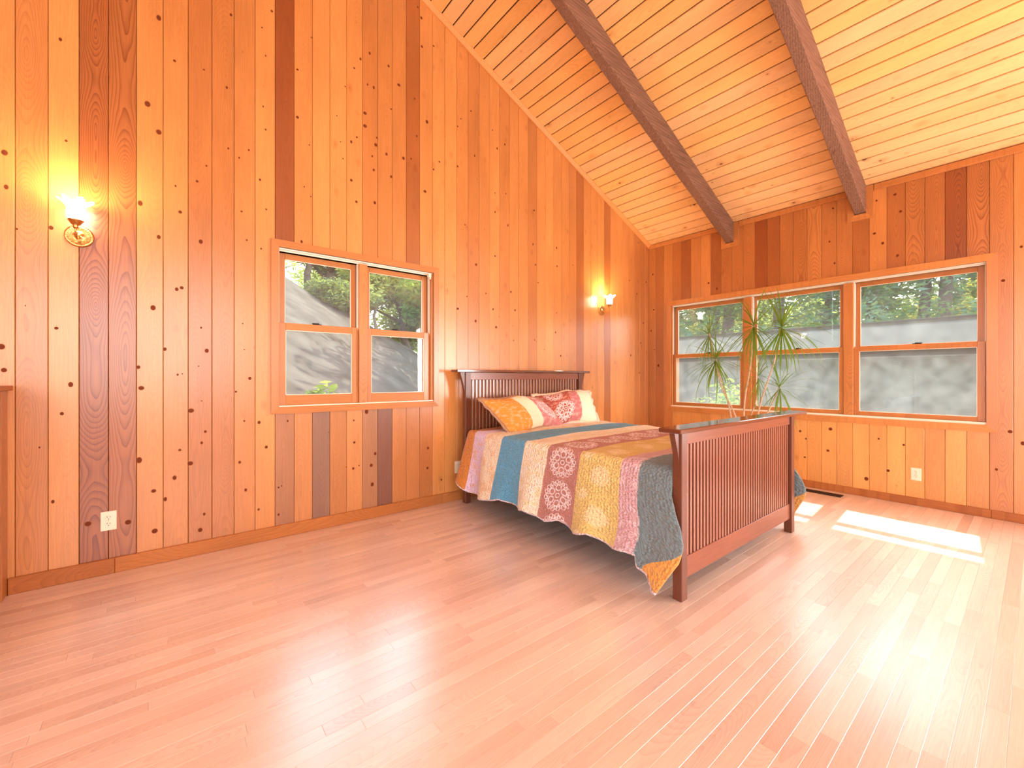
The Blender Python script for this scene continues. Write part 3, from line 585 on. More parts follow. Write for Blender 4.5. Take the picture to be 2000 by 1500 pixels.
# ------------------------------------------------------------------ windows
def window(name, side, opening, units, mulls, glass_up, glass_lo, cw, zspl, tones, haze_lo):
    """units: list of (a0, a1) between mullions; everything is placed by (along, depth outward, height)"""
    root = tag(empty(name), kind='structure')
    a0, a1, z0, z1 = opening
    def W(al, n, z): return (al, YW + n, z) if side == 'L' else (XW + n, al, z)
    def bx(pname, p0, p1, n0, n1, q0, q1, mat, parent, wood=None, ch=0.002):
        A, B = W(p0, n0, q0), W(p1, n1, q1)
        m = MB(); m.box(min(A[0], B[0]), max(A[0], B[0]), min(A[1], B[1]), max(A[1], B[1]), min(q0, q1), max(q0, q1), ch)
        return m.build(pname, mat, parent, wood=wood)
    along = 'wallX' if side == 'L' else 'wallY'
    cu = YW if side == 'L' else XW
    def mitre(pts, mat, wood):
        d0, d1 = 0.0, -0.020
        v = [W(a, d0, z) for a, z in pts] + [W(a, d1, z) for a, z in pts]
        o = mesh_obj('casing', v, [(0, 1, 2, 3), (7, 6, 5, 4), (0, 4, 5, 1), (1, 5, 6, 2), (2, 6, 7, 3), (3, 7, 4, 0)], mat, root, False, wood)
        bm = bmesh.new(); bm.from_mesh(o.data); bmesh.ops.recalc_face_normals(bm, faces=bm.faces); bm.to_mesh(o.data); bm.free()
    tt, tl, tr_, tb_ = tones
    mitre([(a0 - cw, z1 + cw), (a1 + cw, z1 + cw), (a1, z1), (a0, z1)], along, wd(tt, 0.2, cu, 0.0))
    mitre([(a0 - cw, z0 - cw), (a1 + cw, z0 - cw), (a1, z0), (a0, z0)], along, wd(tb_, 0.2, cu, 0.02))
    mitre([(a0 - cw, z0 - cw), (a0, z0), (a0, z1), (a0 - cw, z1 + cw)], 'wallZ', wd(tl, 0.3, a0 + cu, 0.04))
    mitre([(a1, z0), (a1 + cw, z0 - cw), (a1 + cw, z1 + cw), (a1, z1)], 'wallZ', wd(tr_, 0.3, a1 + cu, 0.04))
    # jamb lining of the reveal
    D = TH + 0.05
    bx('jamb', a0 - 0.012, a0, -0.004, D, z0, z1, 'wallZ', root, wd(0.62, 0.2, a0 + cu, 0.03), 0)
    bx('jamb', a1, a1 + 0.012, -0.004, D, z0, z1, 'wallZ', root, wd(0.62, 0.2, a1 + cu, 0.03), 0)
    bx('jamb', a0 - 0.012, a1 + 0.012, -0.004, D, z1, z1 + 0.012, along, root, wd(0.66, 0.2, cu, 0.0), 0)
    bx('sill', a0 - 0.012, a1 + 0.012, -0.004, D + 0.05, z0 - 0.014, z0, along, root, wd(0.72, 0.2, cu, 0.0), 0)
    SH = 0.008 if side == 'L' else 0.020
    # head tracks, varnish highlights put into the white colour
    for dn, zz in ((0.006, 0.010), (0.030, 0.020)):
        bx('track_and_glint', a0 + 0.001, a1 - 0.001, dn, dn + 0.008, z1 - zz, z1 - 0.0005, 'track_and_glint', root, None, 0)
    bx('track_and_glint', a0 + 0.001, a1 - 0.001, -0.006, 0.031, z0 + 0.0002, z0 + SH, 'track_and_glint', root, None, 0)  # bright sill reflection, built as a white strip
    for (m0, m1) in mulls:
        o = bx('mullion', m0, m1, 0.004, D, z0 + SH + 0.0005, z1 - 0.021, 'wallZ', root, wd(0.50 if side == 'L' else 0.56, 0.45, (m0 + m1) / 2 + cu, 0.02))
    for ui, (u0, u1) in enumerate(units):
        g0, g1 = glass_up[ui]; h0, h1 = glass_lo[ui]; zu0, zu1, zl0, zl1 = zspl
        # white side strips beside the upper sash, sunlit look put into the colour
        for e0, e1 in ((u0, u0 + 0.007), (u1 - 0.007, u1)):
            bx('track_and_glint', e0, e1, 0.032, 0.060, zu0 - 0.02, z1 - 0.021, 'track_and_glint', root, None, 0)
        for which in (0, 1):
            if which == 0: s0, s1, q0, q1, gg0, gg1, gz0, gz1, n0, n1, gm = u0 + 0.007, u1 - 0.007, zu0 - 0.045, z1 - 0.021, g0, g1, zu0, zu1, 0.072, 0.106, M['glass']
            else: s0, s1, q0, q1, gg0, gg1, gz0, gz1, n0, n1, gm = u0 + 0.0005, u1 - 0.0005, z0 + SH + 0.0005, zu0 - 0.001, h0, h1, zl0, zl1, 0.0315, 0.068, M['glass_dusty'] if haze_lo else M['glass']
            sash = empty('sash'); sash.parent = root
            t1 = 0.42 if which == 0 else 0.48
            bx('stile', s0, gg0, n0, n1, q0, q1, 'wallZ', sash, wd(t1, 0.2, s0 + cu, 0.0))
            bx('stile', gg1, s1, n0, n1, q0, q1, 'wallZ', sash, wd(t1 - 0.04, 0.2, s1 + cu, 0.0))
            bx('rail', gg0, gg1, n0, n1, gz1, q1, along, sash, wd(t1, 0.2, cu, 0.0))
            bx('rail', gg0, gg1, n0, n1, q0, gz0, along, sash, wd(t1 - 0.02, 0.2, cu, 0.0))
            bx('pane', gg0, gg1, (n0 + n1) / 2 - 0.0015, (n0 + n1) / 2 + 0.0015, gz0, gz1, gm, sash, None, 0)
            # thin pale glazing bead around the pane
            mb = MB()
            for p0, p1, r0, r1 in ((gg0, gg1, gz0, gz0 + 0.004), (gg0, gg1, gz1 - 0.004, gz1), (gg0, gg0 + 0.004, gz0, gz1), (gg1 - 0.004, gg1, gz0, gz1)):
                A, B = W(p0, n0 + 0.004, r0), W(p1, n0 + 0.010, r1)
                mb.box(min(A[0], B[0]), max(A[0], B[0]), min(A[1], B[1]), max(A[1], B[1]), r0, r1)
            mb.build('glazing_bead', 'track_and_glint', sash)
            if which == 1:
                mb = MB(); mid = (h0 + h1) / 2 - 0.02; zz = q1
                A, B = W(mid - 0.032, n0 + 0.006, zz), W(mid + 0.032, n0 + 0.030, zz + 0.007)
                mb.box(min(A[0], B[0]), max(A[0], B[0]), min(A[1], B[1]), max(A[1], B[1]), zz, zz + 0.007, 0.002)
                A, B = W(mid - 0.012, n0 + 0.008, zz), W(mid + 0.014, n0 + 0.026, zz)
                mb.box(min(A[0], B[0]), max(A[0], B[0]), min(A[1], B[1]), max(A[1], B[1]), zz + 0.007, zz + 0.015, 0.002)
                A, B = W(mid - 0.040, n0 - 0.004, zz), W(mid + 0.004, n0 + 0.008, zz)
                mb.box(min(A[0], B[0]), max(A[0], B[0]), min(A[1], B[1]), max(A[1], B[1]), zz + 0.005, zz + 0.012, 0.002)
                mb.build('sash_lock', 'iron', sash)
    return root
w1 = window('window_1', 'L', LO, [(0.640, 1.238), (1.308, 1.906)], [(1.2385, 1.3075), (1.9065, 1.9245)], [(0.691, 1.192), (1.349, 1.851)], [(0.690, 1.187), (1.352, 1.847)], 0.052,
            (1.613, 2.105, 1.060, 1.558), (0.44, 0.42, 0.46, 0.42), False)
m = MB(); m.box(1.872, 1.900, YW - 0.016, YW - 0.001 + 0.02, 2.125, 2.160, 0.003); m.box(1.880, 1.892, YW - 0.026, YW - 0.012, 2.105, 2.130, 0.003)
m.build('shade_bracket', 'ivory', w1)
w2 = window('window_2', 'R', EO, [(0.284, 1.190), (1.270, 2.165), (2.255, 3.204)], [(1.1905, 1.2695), (2.1655, 2.2545)], [(0.335, 1.147), (1.314, 2.130), (2.295, 3.150)], [(0.335, 1.147), (1.313, 2.123), (2.305, 3.154)], 0.062,
            (1.510, 2.122, 0.850, 1.460), (0.62, 0.55, 0.60, 0.62), True)

# ------------------------------------------------------------------ half wall at the left edge
r = tag(empty('half_wall', (-0.8, YW - 0.1, 0)), 'reddish wooden half wall with a flat cap at the left edge of the room', 'half wall')
def hw(name, *b, mat='wallZ', t=0.3, p=None):
    m = MB(); m.box(b[0] + 0.8, b[1] + 0.8, b[2] - YW + 0.1, b[3] - YW + 0.1, b[4], b[5], 0.003); return m.build(name, mat, p or r, wood=wd(t, 0.3, (b[0] + b[1]) / 2 + YW, 0.02))
hw('panel', -0.86, -0.725, YW - 1.05, YW - 0.02, 0.001, 1.10, t=0.10)
hw('end_stile', -0.725, -0.692, YW - 0.10, YW - 0.001, 0.001, 1.125, t=0.28)
hw('cap', -0.90, -0.672, YW - 1.08, YW - 0.001, 1.126, 1.152, mat='wallY', t=0.20)

# ------------------------------------------------------------------ wall sconces
def glow_mat():
    k = NT('lit_glass_shade')
    k.b.inputs['Base Color'].default_value = (1, 0.93, 0.82, 1); k.b.inputs['Roughness'].default_value = 0.3
    k.b.inputs['Emission Color'].default_value = (1.0, 0.86, 0.62, 1); k.b.inputs['Emission Strength'].default_value = 22.0
    return k.m
M['glow'] = glow_mat()
def sconce(x, z, label, wave_seed, energy):
    r = tag(empty('wall_sconce', (x, YW, z)), label, 'wall lamp', 'ruffled glass wall sconces')
    m = MB(); m.lathe([(0.0, 0.026), (0.012, 0.025), (0.016, 0.018), (0.036, 0.014), (0.040, 0.017), (0.052, 0.013), (0.058, 0.016), (0.063, 0.010), (0.064, 0.0)], 40, (0, 0, 0), 'Y')
    bp = m.build('backplate', 'brass', r, True)
    m = MB()
    for k in range(28):
        a = 2 * pi * k / 28; ca, sa = cos(a), sin(a)
        m.tube([(0.042 * ca, -0.0165, 0.042 * sa), (0.051 * ca, -0.0155, 0.051 * sa)], 0.0018, 5)
    m.build('fluting', 'brass', bp, True)
    pts = [(0, -0.02, -0.002), (0, -0.06, -0.03), (0, -0.105, -0.032), (0, -0.130, -0.005), (0, -0.132, 0.022)]
    sm = []
    for i in range(len(pts) - 1):
        for t in range(5):
            t /= 5; p0 = Vector(pts[max(i - 1, 0)]); p1 = Vector(pts[i]); p2 = Vector(pts[i + 1]); p3 = Vector(pts[min(i + 2, len(pts) - 1)])
            sm.append(0.5 * ((2 * p1) + (p2 - p0) * t + (2 * p0 - 5 * p1 + 4 * p2 - p3) * t * t + (-p0 + 3 * p1 - 3 * p2 + p3) * t ** 3))
    sm.append(Vector(pts[-1]))
    m = MB(); m.tube(sm, 0.005, 10); m.build('arm', 'brass', r, True)
    m = MB(); m.lathe([(0.0, 0.012), (0.010, 0.014), (0.013, 0.022), (0.011, 0.028), (0.020, 0.036), (0.030, 0.052), (0.034, 0.056), (0.034, 0.060), (0.028, 0.062), (0.0, 0.060)], 28, (0, -0.132, 0)); m.build('shade_holder', 'brass', r, True)
    def wv(rr, h, a):
        k = max(0.0, (h - 0.125) / 0.05)
        return rr + 0.014 * k * cos(6 * a + wave_seed), h + 0.012 * k * cos(6 * a + wave_seed + 0.5)
    prof = [(0.026, 0.061), (0.034, 0.066), (0.038, 0.080), (0.038, 0.105), (0.036, 0.125), (0.042, 0.142), (0.054, 0.156), (0.066, 0.166)]
    prof2 = [(a - 0.0025, b + 0.0015) for a, b in reversed(prof)]
    m = MB(); m.lathe(prof + prof2, 48, (0, -0.132, 0), 'Z', wv); m.build('glass_shade', 'glow', r, True)
    m = MB(); m.lathe([(0.0, 0.066), (0.010, 0.068), (0.019, 0.085), (0.020, 0.095), (0.013, 0.112), (0.0, 0.117)], 16, (0, -0.132, 0)); m.build('bulb', 'glow', r, True)
    for dz, e, rad_ in ((0.150, energy * 0.7, 0.03), (0.02, energy * 0.0, 0.02)):
        if e <= 0: continue
        d = bpy.data.lights.new('sconce_light', 'POINT'); d.energy = e; d.shadow_soft_size = rad_; d.color = (1.0, 0.70, 0.36)
        o = bpy.data.objects.new('sconce_light', d); COL.objects.link(o); o.parent = r; o.location = (0, -0.132, dz)
    return r
sconce(-0.413, 2.030, 'brass wall sconce with a lit ruffled glass shade near the left edge', 0.3, 22)
sconce(4.367, 2.062, 'brass wall sconce with a lit ruffled glass shade above the bed near the corner', 1.1, 18)

# ------------------------------------------------------------------ outlets and floor vent
def outlet(loc, rz, label, w=0.072, h=0.116):
    r = tag(empty('wall_outlet', loc, rz), label, 'outlet', 'ivory duplex wall outlets')
    m = MB(); m.box(-w / 2, w / 2, -0.006, -0.0002, -h / 2, h / 2, 0.002); m.build('cover_plate', 'ivory', r)
    for s in (-1, 1):
        m = MB(); m.lathe([(0.0, 0.0085), (0.0155, 0.0085), (0.017, 0.0070), (0.017, 0.005)], 20, (0, 0, 0.0195 * s), 'Y')
        q = m.build('receptacle', 'ivory', r)
        for dx, hh in ((-0.0064, 0.0045), (0.0064, 0.0035)):
            m = MB(); m.box(dx - 0.0013, dx + 0.0013, -0.0092, -0.0080, 0.0195 * s + 0.001, 0.0195 * s + 0.001 + 2 * hh); m.build('slot', 'slot', q)
        m = MB(); m.lathe([(0.0, 0.0092), (0.0028, 0.0092), (0.0028, 0.008)], 10, (0, 0, 0.0195 * s - 0.0075), 'Y'); m.build('slot', 'slot', q)
    m = MB(); m.lathe([(0.0, 0.0075), (0.002, 0.0072), (0.003, 0.006)], 10, (0, 0, 0), 'Y'); m.build('screw', 'brass', r)
    return r
outlet((-0.287, YW, 0.322), 0, 'ivory wall outlet low on the dark planks at far left below the sconce')
outlet((2.196, YW, 0.320), 0, 'ivory wall outlet on the wall just left of the headboard')
outlet((XW, 0.719, 0.290), -pi / 2, 'ivory wall outlet under the rightmost window')
r = tag(empty('floor_vent', (5.245, 1.40, 0)), 'dark metal floor register beside the baseboard under the windows', 'floor vent')
m = MB()
for b in ((-0.055, 0.055, -0.165, -0.155), (-0.055, 0.055, 0.155, 0.165), (-0.055, -0.045, -0.155, 0.155), (0.045, 0.055, -0.155, 0.155)): m.box(b[0], b[1], b[2], b[3], 0.0005, 0.006, 0.001)
m.build('frame', 'iron', r)
m = MB(); m.box(-0.045, 0.045, -0.155, 0.155, 0.0003, 0.0016); m.build('damper', 'slot', r)
for i in range(21):
    m = MB(); yy = -0.148 + i * 0.0148; m.box(-0.045, 0.045, yy - 0.002, yy + 0.002, 0.0016, 0.0055); m.build('louver', 'iron', r)

# ------------------------------------------------------------------ bed frame
BT = (0.155, 0.046, 0.022)
def bw(f=1.0, ring=0.35, uc=0.0): return dict(tint=tuple(v * f for v in BT), ring=ring, uc=uc, kn=0.0)
bed = tag(empty('bed', (2.95, 2.3, 0)), 'reddish brown wooden bed frame with slatted headboard and footboard', 'bed')
BO = Vector(bed.location)
def bb(name, x0, x1, y0, y1, z0, z1, mat, parent, ch=0.002, f=1.0, ring=0.35):
    m = MB(); m.box(x0 - BO.x, x1 - BO.x, y0 - BO.y, y1 - BO.y, z0, z1, ch)
    return m.build(name, mat, parent, wood=bw(f, ring, (x0 + x1) / 2 + ((y0 + y1) / 2 if mat == 'bedZ' else 0)))
def corbel(parent, xp, sgn, y0, y1, zt, w=0.052, h=0.24):
    pts = [(0, 0), (w, 0), (w * 0.92, -0.02)]
    for i in range(1, 9):
        t = i / 8; pts.append((w * 0.9 * (1 - t) ** 1.8 + 0.002 * (1 - t), -0.02 - (h - 0.02) * t))
    v = []
    for yy in (y0, y1): v += [(xp + sgn * a - BO.x, yy - BO.y, zt + b) for a, b in pts]
    n = len(pts); f = [tuple(range(n)), tuple(range(2 * n - 1, n - 1, -1))] + [(k, n + k, n + (k + 1) % n, (k + 1) % n) for k in range(n)]
    o = mesh_obj('corbel', v, f, 'bedZ', parent, False, bw(1.0, 0.35, xp + y0))
    bm = bmesh.new(); bm.from_mesh(o.data); bmesh.ops.recalc_face_normals(bm, faces=bm.faces); bm.to_mesh(o.data); bm.free()
def panel(name, xa, xb, ya, yb, zcap, zr1, zr0, zb1, zb0, nsl, capy):
    e = empty(name); e.parent = bed
    bb('post', xa, xa + 0.058, ya, yb, 0.0005, zcap - 0.024, 'bedZ', e, 0.003); bb('post', xb - 0.058, xb, ya, yb, 0.0005, zcap - 0.024, 'bedZ', e, 0.003)
    bb('cap', xa - 0.105, xb + 0.105, capy[0], capy[1], zcap - 0.0235, zcap, 'bedCap', e, 0.004, 0.95)
    ym = (ya + yb) / 2
    bb('top_rail', xa + 0.0585, xb - 0.0585, ym - 0.014, ym + 0.014, zr0, zr1, 'bedX', e, 0.002, 1.6)
    bb('bottom_rail', xa + 0.0585, xb - 0.0585, ym - 0.014, ym + 0.014, zb0, zb1, 'bedX', e, 0.002, 1.6)
    x0, x1 = xa + 0.075, xb - 0.075; pitch = (x1 - x0) / nsl
    first = None
    for i in range(nsl):
        xc = x0 + pitch * (i + 0.5)
        if first is None: first = bb('slat', xc - 0.0085, xc + 0.0085, ym - 0.009, ym + 0.009, zb1, zr0, 'bedSlat', e, 0.001, 1.7, 0.1)
        else: link_copy(first, e, (xc - (x0 + pitch * 0.5), 0, 0))
    corbel(e, xa, -1, ya + 0.012, yb - 0.012, zcap - 0.0245); corbel(e, xb, 1, ya + 0.012, yb - 0.012, zcap - 0.0245)
    return e
panel('headboard', 2.182, 3.818, 3.400, 3.455, 1.268, 1.243, 1.172, 0.45, 0.32, 36, (3.372, 3.495))
panel('footboard', 2.116, 3.772, 1.188, 1.243, 0.932, 0.907, 0.833, 0.224, 0.108, 40, (1.135, 1.262))
for xx in (2.150, 3.752):
    dx = 0.03
    bb('side_rail', xx, xx + 0.026, 1.244, 3.399, 0.17, 0.32, 'bedY', bed, 0.003)
for yy in (1.6, 2.3, 3.0): bb('cross_slat', 2.177, 3.751, yy - 0.04, yy + 0.04, 0.175, 0.195, 'bedX', bed, 0.002)

# ------------------------------------------------------------------ mattress and box spring
M['shaded_cloth'] = plain('shade_dark_ticking', c4(0.010, 0.006, 0.005), 0.95, noise=0.2, spec=0.05)  # near black: shade behind the footboard slats put into the cloth colour
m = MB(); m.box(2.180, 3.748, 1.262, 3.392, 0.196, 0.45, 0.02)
tag(m.build('box_spring', 'shaded_cloth'), 'box spring darkened for shade lying in the bed frame behind the footboard slats', 'box spring')
m = MB(); m.box(2.165, 3.765, 1.262, 3.392, 0.452, 0.688, 0.05)
tag(m.build('mattress', 'shaded_cloth'), 'thick mattress under the striped patchwork quilt', 'mattress')

# ------------------------------------------------------------------ quilt
def lace(k, px, py, R):
    """white line medallion of radius R drawn from rings of small circles; px, py are coordinates from its centre"""
    r = k.math('DIVIDE', k.math('SQRT', k.math('ADD', k.math('MULTIPLY', px, px), k.math('MULTIPLY', py, py))), R)
    th = k.math('ADD', k.math('ARCTAN2', py, px), pi)
    out = None
    def add(v):
        nonlocal out; out = v if out is None else k.math('MAXIMUM', out, v)
    def circles(n, Rc, rc, w, ph=0.0):
        s = 2 * pi / n
        a = k.math('SUBTRACT', k.math('MODULO', k.math('ADD', th, ph), s), s / 2)
        dx = k.math('SUBTRACT', k.math('MULTIPLY', r, k.math('COSINE', a)), Rc); dy = k.math('MULTIPLY', r, k.math('SINE', a))
        d = k.math('SQRT', k.math('ADD', k.math('MULTIPLY', dx, dx), k.math('MULTIPLY', dy, dy)))
        e = k.math('ABSOLUTE', k.math('SUBTRACT', d, rc)); add(k.mr(e, w * 0.6, w, 1.0, 0.0))
    circles(6, 0.50, 0.21, 0.026); circles(6, 0.50, 0.16, 0.022); circles(16, 0.86, 0.13, 0.024); circles(16, 0.80, 0.10, 0.022, 0.2); circles(12, 0.70, 0.09, 0.022)
    add(k.mr(k.math('ABSOLUTE', k.math('SUBTRACT', r, 0.14)), 0.02, 0.04, 1.0, 0.0))
    return k.math('MULTIPLY', out, k.math('LESS_THAN', r, 1.02))
def quilt_mat():
    k = NT('patchwork_quilt')
    uv = k.n.new('ShaderNodeUVMap'); uv.uv_map = 'UVMap'; X, Y, _ = k.sep(uv.outputs[0])   # X: metres from the foot, Y: metres across
    geo = k.n.new('ShaderNodeNewGeometry'); P = geo.outputs['Position']
    wob = k.noise(k.comb(0.0, k.math('MULTIPLY', Y, 2.0), 0.0), 1.0, 1.0)
    V = k.math('ADD', X, k.math('MULTIPLY', k.math('SUBTRACT', wob, 0.5), 0.03))
    # stripe colours by distance from the foot end, 0..2.2 m
    S = 2.2
    st = [(0.0, srgb(120, 136, 140)), (0.215, srgb(214, 172, 180)), (0.345, srgb(226, 200, 124)), (0.68, srgb(190, 130, 120)), (1.00, srgb(246, 232, 204)),
          (1.27, srgb(98, 164, 200)), (1.57, srgb(244, 226, 196)), (1.80, srgb(230, 204, 228)), (1.98, srgb(214, 136, 60))]
    col = k.ramp(k.math('DIVIDE', V, S), [(p / S, c) for p, c in st], 'CONSTANT')
    dd = k.math('ABSOLUTE', k.math('SUBTRACT', Y, 0.835))
    col = k.mix(k.math('LESS_THAN', V, k.mr(dd, 1.12, 1.42, -0.10, 0.15)), col, srgb(226, 164, 84))
    band = lambda a, b: k.math('MULTIPLY', k.math('GREATER_THAN', V, a), k.math('LESS_THAN', V, b))
    # mottled prints inside the pale, mustard and pink stripes
    n1 = k.noise(k.comb(k.math('MULTIPLY', X, 9.0), k.math('MULTIPLY', Y, 9.0), 0.0), 1.0, 3.0)
    n2 = k.noise(k.comb(k.math('MULTIPLY', X, 16.0), k.math('MULTIPLY', Y, 16.0), 3.0), 1.0, 2.0)
    spot = k.mr(n1, 0.50, 0.62, 0.0, 1.0)
    col = k.mix(k.math('MULTIPLY', spot, k.math('MULTIPLY', band(1.00, 1.27), 0.7)), col, srgb(250, 240, 226))
    col = k.mix(k.math('MULTIPLY', k.mr(n2, 0.52, 0.6, 0.0, 1.0), k.math('MULTIPLY', band(1.00, 1.27), 0.35)), col, srgb(228, 208, 120))
    col = k.mix(k.math('MULTIPLY', spot, k.math('MULTIPLY', band(1.57, 1.98), 0.6)), col, srgb(230, 178, 128))
    col = k.mix(k.math('MULTIPLY', k.mr(n2, 0.50, 0.6, 0.0, 1.0), k.math('MULTIPLY', band(0.215, 0.345), 0.5)), col, srgb(236, 212, 218))
    # round pale blooms on the mustard stripe
    for per, ph, cx_, R in ((0.30, 0.02, 0.50, 0.085), (0.30, 0.17, 0.62, 0.05)):
        yy = k.math('SUBTRACT', k.math('MODULO', k.math('ADD', Y, 3.0 + ph), per), per / 2); xx = k.math('SUBTRACT', V, cx_)
        d = k.math('SQRT', k.math('ADD', k.math('MULTIPLY', xx, xx), k.math('MULTIPLY', yy, yy)))
        d = k.math('ADD', d, k.math('MULTIPLY', k.math('SUBTRACT', n2, 0.5), 0.05))
        col = k.mix(k.math('MULTIPLY', k.mr(d, R * 0.7, R, 0.75, 0.0), band(0.345, 0.68)), col, srgb(244, 224, 176))
    # lace medallions down the rose stripe
    per = 0.275
    yy = k.math('SUBTRACT', k.math('MODULO', k.math('ADD', Y, 3.0 + 0.02), per), per / 2); xx = k.math('SUBTRACT', V, 0.845)
    lc = k.math('MULTIPLY', lace(k, xx, yy, 0.128), band(0.68, 1.00))
    col = k.mix(k.math('MULTIPLY', lc, 0.85), col, srgb(250, 238, 240))
    # thin seams between strips and a pale scalloped binding at the hems
    edge = k.attr('hem').outputs['Fac']
    col = k.mix(k.math('GREATER_THAN', edge, 0.5), col, srgb(244, 222, 226))
    k.l.new(col, k.b.inputs['Base Color']); k.b.inputs['Roughness'].default_value = 0.9; k.b.inputs['Specular IOR Level'].default_value = 0.2
    k.b.inputs['Sheen Weight'].default_value = 0.2
    # hand quilting: rows of short puckers
    vv = k.vor(k.comb(k.math('MULTIPLY', X, 62.0), k.math('MULTIPLY', Y, 85.0), 0.0), 1.0, 0.9)
    rows = k.math('SINE', k.math('MULTIPLY', X, 2 * pi / 0.022))
    h = k.math('ADD', k.math('MULTIPLY', vv.outputs['Distance'], 1.3), k.math('ADD', k.math('MULTIPLY', rows, 0.12), k.math('MULTIPLY', n1, 1.2)))
    k.bump(h, 1.0, 0.010)
    return k.m
M['quilt'] = quilt_mat()
def interp(tab, x):
    if x <= tab[0][0]: return tab[0][1]
    for (a, b), (c, d) in zip(tab, tab[1:]):
        if x <= c: return b + (d - b) * (x - a) / (c - a)
    return tab[-1][1]
HEM = sorted([(3.33, 0.24), (3.197, 0.167), (3.06, 0.162), (2.919, 0.172), (2.80, 0.19), (2.697, 0.222), (2.58, 0.205), (2.479, 0.190), (2.372, 0.225), (2.27, 0.205), (2.168, 0.190), (2.042, 0.228), (1.96, 0.205), (1.892, 0.187), (1.771, 0.226), (1.68, 0.205), (1.593, 0.187), (1.50, 0.205), (1.445, 0.20), (1.425, 0.135), (1.35, 0.122), (1.30, 0.09), (1.257, 0.062)])
YEND = sorted([(0.70, 1.250), (0.56, 1.236), (0.464, 1.198), (0.409, 1.165), (0.327, 1.138), (0.25, 1.150), (0.193, 1.184), (0.12, 1.225), (0.062, 1.257)])
def quilt():
    NV, NS, NT_, NA = 150, 26, 44, 6
    zt = 0.705; verts, uvs, hem = [], [], []
    rq = random.Random(5)
    fold = [(rq.uniform(0.004, 0.010), rq.uniform(5, 14), rq.uniform(0, 6.28)) for _ in range(4)]
    cols = 0
    for i in range(NV + 1):
        v = i / NV; Y0 = 3.34 + (1.235 - 3.34) * v; sk = 0.045 * (Y0 - 1.2) / 2.2
        xl, xr = 2.128 + sk, 3.772 + sk
        hz = interp(HEM, Y0); row = []
        for side in (0, 1):
            hzs = hz if side == 0 else (hz if Y0 < 1.45 else hz)
            part_ = []
            for j in range(NS + 1):
                t = j / NS                                       # 0 hem .. 1 top edge
                z = hzs + (zt - 0.05 - hzs) * t
                ye = interp(YEND, z); y_ = Y0 + (ye - 1.235) * v ** 6
                s = 1 - t
                d = 0.010 + 0.105 * s ** 0.9 + sum(a * sin(b * Y0 + c + 0.8 * s) for a, b, c in fold) * s * 1.4
                d += 0.020 * s * s * sin(2 * pi * (Y0 - 1.45) / 0.29)
                if Y0 < 1.5: d += 0.02 * s * (1.5 - Y0) / 0.27
                d = max(d, 0.006)
                if side == 0: part_.append((xl - d, y_, z, -0.62 + 0.0 + (t) * 0.55, j < 1))
                else: part_.append((xr + d, y_, z, 1.67 + 0.62 - t * 0.55, j < 1))
            arc = []
            for j in range(1, NA):
                a = pi / 2 * j / NA; r_ = 0.05
                arc.append((a, r_))
            if side == 0:
                row += part_
                row += [(xl - 0.010 + r_ * (1 - cos(a)), Y0, zt - 0.05 + r_ * sin(a), -0.07 + 0.07 * a / (pi / 2), False) for a, r_ in arc]
                for j in range(NT_ + 1):
                    t = j / NT_; x = xl + 0.04 + (xr - xl - 0.08) * t
                    z = zt + 0.006 * sin(7 * x + 3 * Y0) * sin(5 * Y0 + 1) + 0.004 * sin(23 * Y0 + 2 * x) + 0.010 * (1 - (2 * t - 1) ** 2)
                    row.append((x, Y0, z, 1.67 * t, False))
            else:
                row += [(xr + 0.010 - r_ * (1 - cos(a)), Y0, zt - 0.05 + r_ * sin(a), 1.67 + 0.07 - 0.07 * a / (pi / 2), False) for a, r_ in reversed(arc)]
                row += part_[::-1]
        cols = len(row)
        for (x, y_, z, q, hm) in row:
            verts.append((x, y_, z)); uvs.append((Y0 - 1.235 + (0.0), q)); hem.append(1.0 if hm or i == 0 else 0.0)
    faces = [(i * cols + j, i * cols + j + 1, (i + 1) * cols + j + 1, (i + 1) * cols + j) for i in range(NV) for j in range(cols - 1)]
    o = mesh_obj('quilt', verts, faces, 'quilt', None, True)
    uvl = o.data.uv_layers.new(name='UVMap')
    for l in o.data.loops: uvl.data[l.index].uv = uvs[l.vertex_index]
    a = o.data.attributes.new('hem', 'FLOAT', 'POINT'); a.data.foreach_set('value', hem)
    sm = o.modifiers.new('thickness', 'SOLIDIFY'); sm.thickness = 0.008; sm.offset = 1.0
    return tag(o, 'patchwork quilt in blue, cream, rose, mustard and teal stripes draped over the bed', 'quilt')
quilt()

